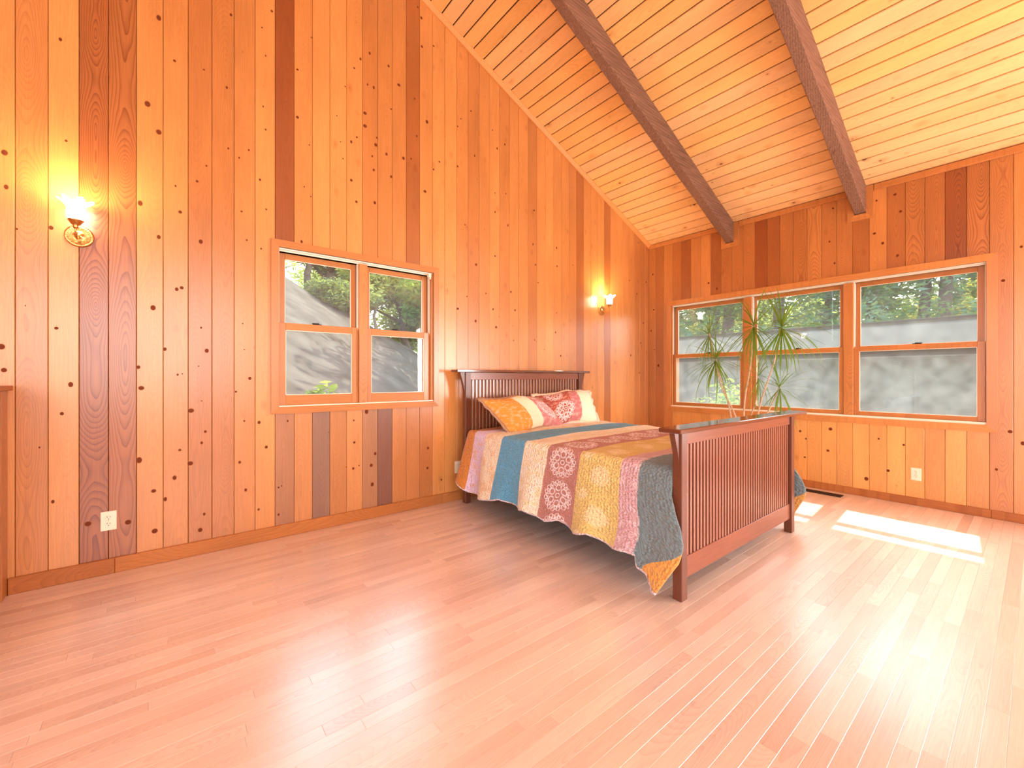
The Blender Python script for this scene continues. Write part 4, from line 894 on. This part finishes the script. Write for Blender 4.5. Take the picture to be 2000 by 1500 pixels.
# ------------------------------------------------------------------ pillows
def pillow_mat(name, stops, lace_at):
    k = NT(name)
    uv = k.n.new('ShaderNodeUVMap'); uv.uv_map = 'UVMap'; X, Y, _ = k.sep(uv.outputs[0])
    wob = k.noise(k.comb(0.0, k.math('MULTIPLY', Y, 5.0), 0.0), 1.0, 1.0)
    V = k.math('ADD', X, k.math('MULTIPLY', k.math('SUBTRACT', wob, 0.5), 0.05))
    col = k.ramp(V, stops, 'CONSTANT')
    n2 = k.noise(k.comb(k.math('MULTIPLY', X, 18.0), k.math('MULTIPLY', Y, 14.0), 0.0), 1.0, 3.0)
    col = k.mix(k.mr(n2, 0.5, 0.65, 0.0, 0.35), col, srgb(250, 226, 206))
    for cx_, cy_, R in lace_at:
        lc = lace(k, k.math('SUBTRACT', X, cx_), k.math('MULTIPLY', k.math('SUBTRACT', Y, cy_), 0.6), R)
        col = k.mix(k.math('MULTIPLY', lc, 0.85), col, srgb(252, 240, 242))
    k.l.new(col, k.b.inputs['Base Color']); k.b.inputs['Roughness'].default_value = 0.9; k.b.inputs['Specular IOR Level'].default_value = 0.2
    vv = k.vor(k.comb(k.math('MULTIPLY', X, 34.0), k.math('MULTIPLY', Y, 24.0), 0.0), 1.0, 0.9)
    k.bump(k.math('ADD', vv.outputs['Distance'], k.math('MULTIPLY', n2, 1.5)), 0.6, 0.006)
    return k.m
M['pillow_a'] = pillow_mat('pillow_cloth_gold_and_rose', [(0.0, srgb(222, 150, 66)), (0.34, srgb(246, 228, 196)), (0.56, srgb(200, 130, 130)), (0.98, srgb(200, 130, 130))], [(0.76, 0.42, 0.17), (0.66, 0.95, 0.14)])
M['pillow_b'] = pillow_mat('pillow_cloth_rose_and_cream', [(0.0, srgb(178, 92, 76)), (0.48, srgb(196, 124, 124)), (0.66, srgb(244, 232, 206)), (0.97, srgb(150, 176, 196))], [(0.36, 0.30, 0.17), (0.24, 0.88, 0.15)])
M['taupe'] = plain('taupe_cloth_border', srgb(176, 140, 112), 0.9, noise=0.06)
M['cream_cloth'] = plain('cream_cloth_border', srgb(236, 212, 186), 0.9, noise=0.05)
def pillow(name_mat, loc, rot, w, h, th, label, flange_mat, sag):
    r = tag(empty('pillow', loc), label, 'pillow', 'pillows against the headboard'); r.rotation_euler = rot
    NX, NY = 40, 26; V, UVS = [], []
    def surf(a, b, s):
        fx = max(0.0, 1 - abs(a) ** 2.6) ** 0.55; fy = max(0.0, 1 - abs(b) ** 2.4) ** 0.55
        z = s * th / 2 * fx * fy
        x = a * w / 2 * (1 - 0.045 * (1 - b * b)); y_ = b * h / 2 * (1 - 0.07 * (1 - a * a))
        x += sag * 0.06 * b; y_ += 0.012 * sin(5 * a + 1); z += 0.006 * sin(9 * a + 2 * b) * fx * fy - 0.02 * (a * a) 
        return (x, y_, z)
    F = []
    for s in (1, -1):
        n0 = len(V)
        for j in range(NY + 1):
            for i in range(NX + 1):
                a = -1 + 2 * i / NX; b = -1 + 2 * j / NY; V.append(surf(a, b, s)); UVS.append(((a + 1) / 2, (b + 1) / 2))
        for j in range(NY):
            for i in range(NX):
                q = (n0 + j * (NX + 1) + i, n0 + j * (NX + 1) + i + 1, n0 + (j + 1) * (NX + 1) + i + 1, n0 + (j + 1) * (NX + 1) + i)
                F.append(q if s > 0 else q[::-1])
    o = mesh_obj('cushion', V, F, name_mat, r, True)
    uvl = o.data.uv_layers.new(name='UVMap')
    for l in o.data.loops: uvl.data[l.index].uv = UVS[l.vertex_index]
    # wavy flange around the edge
    V, F = [], []; per = []
    n = 120
    for k in range(n):
        t = 4 * k / n; e = int(t); u = (t - e) * 2 - 1
        a, b = [(u, -1), (1, u), (-u, 1), (-1, -u)][e]; per.append((a, b))
    for k, (a, b) in enumerate(per):
        p = Vector(surf(a * 0.985, b * 0.975, 0)); p2 = Vector(surf(a, b, 0)); d = Vector((a * (abs(a) > 0.999), b * (abs(b) > 0.999), 0))
        if d.length: d.normalize()
        q = p2 + d * (0.032 + 0.007 * sin(k * 2 * pi / 8)); dz = 0.006 * sin(k * 0.9)
        V += [tuple(p + Vector((0, 0, 0.004))), tuple(q + Vector((0, 0, 0.003 + dz))), tuple(q + Vector((0, 0, -0.003 + dz))), tuple(p + Vector((0, 0, -0.004)))]
    for k in range(n):
        j = (k + 1) % n
        for c in range(4): F.append((k * 4 + c, j * 4 + c, j * 4 + (c + 1) % 4, k * 4 + (c + 1) % 4))
    mesh_obj('flange', V, F, flange_mat, r, True)
    return r
pillow('pillow_a', (2.695, 3.125, 0.850), (radians(47), 0, radians(4)), 0.76, 0.39, 0.23, 'gold, cream and rose pillow on the left, leaning on the headboard', 'taupe', -1)
pillow('pillow_b', (3.345, 3.195, 0.870), (radians(50), radians(-3), radians(-6)), 0.78, 0.40, 0.23, 'rose and cream pillow with lace medallions on the right, leaning on the headboard', 'cream_cloth', 1)

# ------------------------------------------------------------------ potted dracaena
M['blade'] = leaf_mat('dracaena_leaf', c4(0.05, 0.13, 0.02), c4(0.20, 0.36, 0.05), 0.30)
pl = tag(empty('potted_dracaena', (4.62, 1.90, 0)), 'tall potted dracaena with spiky green leaf heads between the bed and the windows', 'houseplant')
PO = Vector(pl.location)
m = MB(); m.lathe([(0.0, 0.002), (0.115, 0.002), (0.125, 0.012), (0.155, 0.27), (0.170, 0.272), (0.172, 0.31), (0.156, 0.312), (0.150, 0.28), (0.0, 0.275)], 36); pot = m.build('pot', 'pot', pl, True)
m = MB(); m.lathe([(0.0, 0.288), (0.08, 0.290), (0.148, 0.282), (0.148, 0.276)], 24); m.build('soil', 'soil', pot, True)
rp = random.Random(21)
def leaf_mesh(L, w, droop, n=8):
    v, f = [], []
    p = Vector((0, 0, 0)); ang = 0.0
    for i in range(n + 1):
        t = i / n; ww = w * (0.55 + 1.0 * sin(pi * min(1, t * 0.9 + 0.08))) * (1 - t ** 4) * 0.62 + 0.0004
        v += [(p.x, -ww, p.z + ww * 0.25), (p.x, 0, p.z), (p.x, ww, p.z + ww * 0.25)]
        ang -= droop / n * (0.4 + 1.2 * t); p = p + Vector((cos(ang), 0, sin(ang))) * (L / n)
    for i in range(n):
        for c in range(2): f.append((i * 3 + c, (i + 1) * 3 + c, (i + 1) * 3 + c + 1, i * 3 + c + 1))
    me = bpy.data.meshes.new('leaf'); me.from_pydata(v, [], f); me.materials.append(M['blade']); me.update()
    for q in me.polygons: q.use_smooth = True
    return me
LM = [leaf_mesh(L * 1.08, 0.0060, d) for L, d in ((0.38, 0.25), (0.43, 0.45), (0.36, 0.7), (0.44, 0.9), (0.34, 0.12), (0.42, 1.2))]
heads = [((4.60, 2.265, 1.682), 36, 0.80), ((4.56, 2.175, 1.398), 42, 1.0), ((4.62, 1.819, 1.735), 48, 1.1), ((4.60, 1.556, 1.690), 52, 1.15), ((4.66, 1.790, 1.215), 24, 0.8), ((4.60, 1.575, 1.110), 34, 0.85)]
for hi, (hp, nl, sc_) in enumerate(heads):
    nl = int(nl * 1.2)
    hp = Vector(hp) - PO; b = Vector((rp.uniform(-0.04, 0.04), (hp.y) * 0.20 + rp.uniform(-0.02, 0.02), 0.285))
    mid1 = b.lerp(hp, 0.40) + Vector((rp.uniform(-0.03, 0.03), (-0.05 if hp.y > 0 else 0.05), 0)); mid2 = b.lerp(hp, 0.75) + Vector((rp.uniform(-0.03, 0.03), rp.uniform(-0.02, 0.02), 0))
    pts = []
    P4 = [b, mid1, mid2, hp]
    for i in range(3):
        for t in range(6):
            t /= 6; p0, p1, p2, p3 = P4[max(i - 1, 0)], P4[i], P4[i + 1], P4[min(i + 2, 3)]
            pts.append(0.5 * ((2 * p1) + (p2 - p0) * t + (2 * p0 - 5 * p1 + 4 * p2 - p3) * t * t + (-p0 + 3 * p1 - 3 * p2 + p3) * t ** 3))
    pts.append(hp)
    m = MB(); m.tube(pts, [0.010 - 0.005 * i / (len(pts) - 1) for i in range(len(pts))], 8); stem = m.build('stem', 'cane', pl, True)
    for i in range(nl):
        t = i / nl
        l = bpy.data.objects.new('leaf', LM[rp.randrange(6)]); COL.objects.link(l); l.parent = stem
        az = i * 2.39996 + rp.uniform(-0.2, 0.2); el = radians(-62 + 138 * t ** 1.35 + rp.uniform(-14, 14))
        s = sc_ * rp.uniform(0.8, 1.15)
        l.location = hp + Vector((0, 0, -0.05 * (1 - t))); l.rotation_euler = (0, -el, az); l.scale = (s, s, s)

# ------------------------------------------------------------------ outside: ground and hillside
def hill(x, y):
    base = -0.6
    yy = min(y, 15.3); z = -0.502 * x + 0.5 * yy - 1.714 - 0.10 * max(0, y - 15.3)
    z = min(z, -0.45 + max(0, y - 4.1) * 0.95)
    z += 0.05 * sin(1.3 * x + 0.4 * y) + 0.04 * sin(2.9 * x - 1.7 * y)
    return max(z, base + 0.02 * sin(x) * cos(y))
V, F = [], []; nx, ny = 200, 180
for j in range(ny + 1):
    for i in range(nx + 1):
        x = -22 + 72 * i / nx; y = -30 + 75 * j / ny
        z = hill(x, y) if y > YW + 0.4 else -0.6
        V.append((x, y, z))
for j in range(ny):
    for i in range(nx): q = j * (nx + 1) + i; F.append((q, q + 1, q + nx + 2, q + nx + 1))
tag(mesh_obj('ground', V, F, 'dry', None, True), kind='structure')

# long pale outbuilding beyond the right-hand windows
sh = tag(empty('outbuilding', (12.2, 6.0, -0.6)), 'long low pale outbuilding with a shallow pale roof seen through the right wall windows', 'outbuilding')
def sb(name, x0, x1, y0, y1, z0, z1, mat, parent=None): m = MB(); m.box(x0 - 12.2, x1 - 12.2, y0 - 6, y1 - 6, z0 + 0.6, z1 + 0.6, 0.01); return m.build(name, mat, parent or sh)
sb('wall', 11.5, 14.6, -14, 26, -0.62, 1.60, 'pale_wall')
for k in range(13): sb('batten', 11.47, 11.50, -13.5 + 3 * k, -13.45 + 3 * k, -0.5, 1.5, 'pale_wall')
V = []
for x, z in ((11.2, 1.72), (13.1, 2.44), (15.0, 1.72)):
    for y_ in (-14.4, 26.4): V += [(x - 12.2, y_ - 6, z + 0.6), (x - 12.2, y_ - 6, z + 0.54)]
mesh_obj('roof', V, [(0, 4, 6, 2), (4, 8, 10, 6), (3, 7, 5, 1), (7, 11, 9, 5), (0, 2, 3, 1), (8, 9, 11, 10), (0, 1, 5, 4), (4, 5, 9, 8), (2, 6, 7, 3), (6, 10, 11, 7)], 'pale_roof', sh)
sb('fascia', 11.17, 11.20, -14.4, 26.4, 1.58, 1.73, 'tan'); sb('ridge_cap', 12.98, 13.22, -14.4, 26.4, 2.40, 2.50, 'tan')

import numpy as np
def crown_mesh(kind, rs, n, h, r, size, z0=0.0):
    """many small leaf blades; every blade is real geometry with its own tilt"""
    if kind == 'cone':
        t = rs.random(n) ** 0.85; z = z0 + (h - z0) * t; rad = r * (1 - t) ** 0.75 + 0.15
        lay = np.floor(t * 14) / 14; z = z0 + (h - z0) * (lay + (t - lay) * 0.45) - 0.25 * rs.random(n)
        q = rs.random(n) ** 0.55; a = rs.random(n) * 2 * pi
        P = np.stack([rad * q * np.cos(a), rad * q * np.sin(a), z - q * rad * 0.25], 1)
    else:
        k = 9; cen = rs.normal(size=(k, 3)); cen /= np.linalg.norm(cen, axis=1)[:, None]; cen *= rs.random((k, 1)) ** 0.4 * 0.62
        d = rs.normal(size=(n, 3)); d /= np.linalg.norm(d, axis=1)[:, None]; d *= (0.30 + 0.22 * rs.random((n, 1)))
        P = (cen[rs.integers(0, k, n)] + d) * np.array([r, r, (h - z0) / 2]) + np.array([0, 0, (h + z0) / 2])
    A = rs.normal(size=(n, 3)); A /= np.linalg.norm(A, axis=1)[:, None]; A[:, 2] *= 0.6
    B = np.cross(A, rs.normal(size=(n, 3))); B /= np.linalg.norm(B, axis=1)[:, None]
    s = size * (0.6 + 0.8 * rs.random((n, 1)))
    V = np.stack([P - A * s, P + B * s * 0.32, P + A * s, P - B * s * 0.32], 1).reshape(-1, 3)
    F = np.arange(4 * n).reshape(-1, 4)
    return V.tolist(), F.tolist()
tc = [0]
def tree(name, x, y, h, r, kind, n, size, mat, label, group=None, z0=0.3, trunk=0.14, bark='bark', base=None, lean=(0, 0)):
    if kind == 'round' and n > 2000: n = int(n * 1.5); size *= 0.82
    tc[0] += 1; rs = np.random.default_rng(tc[0] * 13 + 5)
    z = (hill(x, y) if y > YW + 0.4 else -0.6) if base is None else base
    r_ = tag(empty(name, (x, y, z - 0.03)), label, 'tree' if trunk > 0.05 else 'bush', group)
    if trunk > 0:
        m = MB(); hh = h * (0.93 if kind == 'cone' else 0.72); N = 8
        m.tube([(lean[0] * (i / N) + 0.05 * sin(i * 1.7), lean[1] * (i / N) + 0.05 * cos(i * 2.1), hh * i / N) for i in range(N + 1)], [trunk * (1 - 0.75 * i / N) for i in range(N + 1)], 9)
        if kind != 'cone':
            for k in range(7):
                a = k * 2.4; z1 = hh * (0.45 + 0.07 * k); m.tube([(lean[0] * z1 / hh, lean[1] * z1 / hh, z1), (lean[0] + r * 0.35 * cos(a), lean[1] + r * 0.35 * sin(a), z1 + h * 0.12), (lean[0] + r * 0.6 * cos(a), lean[1] + r * 0.6 * sin(a), z1 + h * 0.18)], [trunk * 0.35, trunk * 0.22, trunk * 0.08], 6)
        m.build('trunk' if trunk > 0.05 else 'stem', bark, r_, True)
    V, F = crown_mesh(kind, rs, n, h, r, size, z0)
    V = [(a + lean[0], b + lean[1], c) for a, b, c in V]
    tag(mesh_obj('foliage', V, F, mat, r_), kind='stuff')
    return r_
# conifers beyond the outbuilding, nearest first from the right of the window
E_ = [(20.0, 2.42, 0.22, 5.0, 2.0, 'conifer', 'dark conifer whose thin trunk stands mid-right in the rightmost window'),
      (19.6, 1.90, 0.26, 5.2, 2.0, 'conifer_pale', 'conifer with the straight trunk at the right side of the rightmost window'),
      (21.0, 4.05, 0.22, 1.2, 2.1, 'conifer', 'bushy dark green conifer at the left side of the rightmost window'),
      (21.0, 0.55, 0.2, 2.6, 2.0, 'conifer_pale', 'blue-green conifer at the far right edge of the rightmost window'),
      (20.0, 6.90, 0.30, 5.0, 2.0, 'conifer', 'conifer with a grey trunk seen in the left half of the middle window'),
      (20.5, 5.30, 0.20, 1.2, 2.1, 'conifer_pale', 'dense blue-green conifer in the right half of the middle window'),
      (20.2, 9.05, 0.36, 5.0, 2.0, 'conifer', 'conifer with the thick dark trunk in the left window of the three'),
      (21.4, 10.2, 0.26, 5.0, 1.8, 'conifer', 'conifer with the thinner trunk left of the thick one in the left window'),
      (19.8, 11.4, 0.20, 1.6, 1.9, 'conifer', 'low-branched conifer at the left edge of the left window of the three')]
for (x, y_, tr, z0, r_, mt, lb) in E_: tree('conifer', x, y_, 10.5, r_ + 0.5, 'cone', 6500, 0.135, mt, lb, 'conifers beyond the outbuilding', z0, tr)
A_ = [(24.5, 1.0, 6.5, 2.0, 'autumn', 'yellow autumn tree at the right of the rightmost window behind the conifers'), (25.0, 3.3, 5.6, 1.8, 'autumn', 'orange-yellow autumn tree behind the thin trunk in the rightmost window'),
      (25.0, 6.6, 6.2, 2.0, 'lime', 'lime green tree behind the middle window trunk'), (24.5, 8.8, 7.0, 2.1, 'lime', 'sunlit lime tree behind the divider of left and middle windows'),
      (24.5, 12.0, 7.0, 2.4, 'autumn', 'golden tree glowing at the left of the left window of the three')]
for (x, y_, h, r_, mt, lb) in A_: tree('leafy_tree', x, y_, h, r_, 'round', 2600, 0.20, mt, lb, 'bright trees behind the conifers', 1.0, 0.12)
for k, (x, y_) in enumerate([(29, -2.5), (29.5, 1.5), (29, 5.2), (29.5, 8.2), (29, 11.5), (29.5, 14.6), (29, 18.0)]):
    tree('conifer', x, y_, 8.0 if k in (1, 2) else 10.5, 2.6, 'cone', 3600, 0.24, 'conifer', 'distant dark conifer in the hindmost row beyond the outbuilding, ' + ['first', 'second', 'third', 'fourth', 'fifth', 'sixth', 'last'][k] + ' from the right', 'hindmost row of conifers', 0.5, 0.2)
U_ = [(16.6, 0.9, 'shrub growing above the outbuilding ridge at the right of the rightmost window'), (16.9, 2.2, 'shrub growing above the outbuilding ridge in the middle of the rightmost window'), (16.6, 3.5, 'shrub growing above the outbuilding ridge at the left of the rightmost window'),
      (16.8, 5.1, 'shrub growing above the outbuilding ridge at the right of the middle window'), (16.6, 6.6, 'shrub growing above the outbuilding ridge at the left of the middle window'), (16.9, 8.1, 'shrub growing above the outbuilding ridge behind the left window divider'), (16.6, 9.6, 'shrub growing above the outbuilding ridge at the left of the left window')]
for k, (x, y_, lb) in enumerate(U_): tree('shrub', x, y_, 4.2, 1.3, 'round', 2200, 0.13, 'conifer' if k % 2 else 'conifer_pale', lb, 'shrubs behind the outbuilding', 0.6, 0.045)
tree('shrub', 9.3, 4.35, 1.75, 0.75, 'round', 1500, 0.06, 'bush', 'pale leafy bush low in the left window of the three', 'shrubs by the house', 0.3, 0.03)
# hillside trees and bushes beyond the left window
H_ = [(2.2, 17.0, 6.0, 2.4, 'lime', 0.10, 'bark_pale', 'yellow-green tree at the top left of the left wall window', (0, 0)), (4.1, 17.6, 7.5, 1.9, 'oak', 0.17, 'bark', 'oak with the darker trunk in the upper left sash of the left wall window', (0.2, 0)),
      (5.2, 18.5, 7.5, 2.0, 'oak', 0.30, 'bark', 'oak with the broad trunk near the right of the upper left sash', (0, 0)), (6.4, 16.6, 5.0, 1.5, 'lime', 0.08, 'bark_pale', 'sunlit pale green tree beside the divider of the left wall window', (0, 0)),
      (8.4, 17.5, 7.4, 2.6, 'oak', 0.20, 'bark', 'grey-green tree with a leaning trunk in the upper right sash of the left wall window', (-0.9, 0)), (10.2, 18.6, 7.8, 2.6, 'oak', 0.26, 'bark', 'grey-green tree with an upright trunk at the right of the left wall window', (0, 0)),
      (7.4, 14.8, 4.2, 1.1, 'bush', 0.07, 'bark_pale', 'fresh green young tree low in the upper right sash of the left wall window', (0, 0)), (0.5, 19.5, 7.0, 2.6, 'oak', 0.2, 'bark', 'oak at the top of the hillside behind the yellow-green tree', (0, 0)),
      (12.0, 22.0, 7.5, 2.8, 'lime', 0.2, 'bark', 'hazy lime tree far behind the right sashes of the left wall window', (0, 0)), (7.0, 22.5, 8.0, 3.0, 'lime', 0.2, 'bark', 'hazy lime tree far behind the divider of the left wall window', (0, 0)), (3.0, 23.0, 8.0, 3.0, 'lime', 0.2, 'bark', 'hazy lime tree far behind the left sashes of the left wall window', (0, 0))]
for (x, y_, h, r_, mt, tr, bk, lb, ln) in H_ + [(9.2, 19.5, 6.5, 1.9, 'lime', 0.10, 'bark_pale', 'bright yellow-green thicket between two trunks in the upper right sash, left wall window', (0, 0)), (6.2, 19.8, 7.0, 2.0, 'oak', 0.10, 'bark', 'mid-green tree just left of the leaning trunk on the hillside', (0, 0)), (12.4, 19.6, 6.5, 2.0, 'lime', 0.11, 'bark_pale', 'bright thicket right of the upright trunk at the right of the left wall window', (0, 0))]: tree('hillside_tree', x, y_, h * 0.75, r_, 'round', 3600, 0.15, mt, lb, 'trees on the hillside', 1.1 if tr < 0.12 else 2.2, tr, bk, None, ln)
tree('shrub', 5.1, 15.2, 1.3, 1.3, 'round', 2000, 0.09, 'oak', 'green shrub along the crest of the hillside', 'shrubs on the hillside', 0.0, 0.04)
tree('shrub', 4.3, 15.4, 1.1, 0.9, 'round', 1400, 0.09, 'oak', 'smaller green shrub left of the crest shrub on the hillside', 'shrubs on the hillside', 0.0, 0.04)
tree('shrub', 1.30, 5.05, 1.05, 0.24, 'round', 420, 0.065, 'bush', 'small leafy sapling at the bottom of the left sashes outside', 'shrubs by the house', 0.3, 0.012)
tree('shrub', 2.12, 5.10, 1.42, 0.42, 'round', 1300, 0.055, 'bush', 'fresh green bush at the bottom of the right sashes of the left wall window', 'shrubs by the house', 0.3, 0.02)
tree('shrub', 0.95, 5.0, 0.75, 0.22, 'round', 300, 0.06, 'bush', 'low green tuft at the bottom left corner of the left wall window', 'shrubs by the house', 0.2, 0.012)
for (x, y_, lb) in ((9.6, 8.0, 'tall oak east of the hillside casting dappled shade, nearest the house'), (10.4, 11.0, 'tall oak east of the hillside casting dappled shade, middle one'), (10.8, 14.2, 'tall oak east of the hillside casting dappled shade, farthest one')):
    tree('hillside_tree', x, y_, 10.5, 3.0, 'round', 1500, 0.26, 'oak', lb, 'shade oaks', 5.0, 0.2)
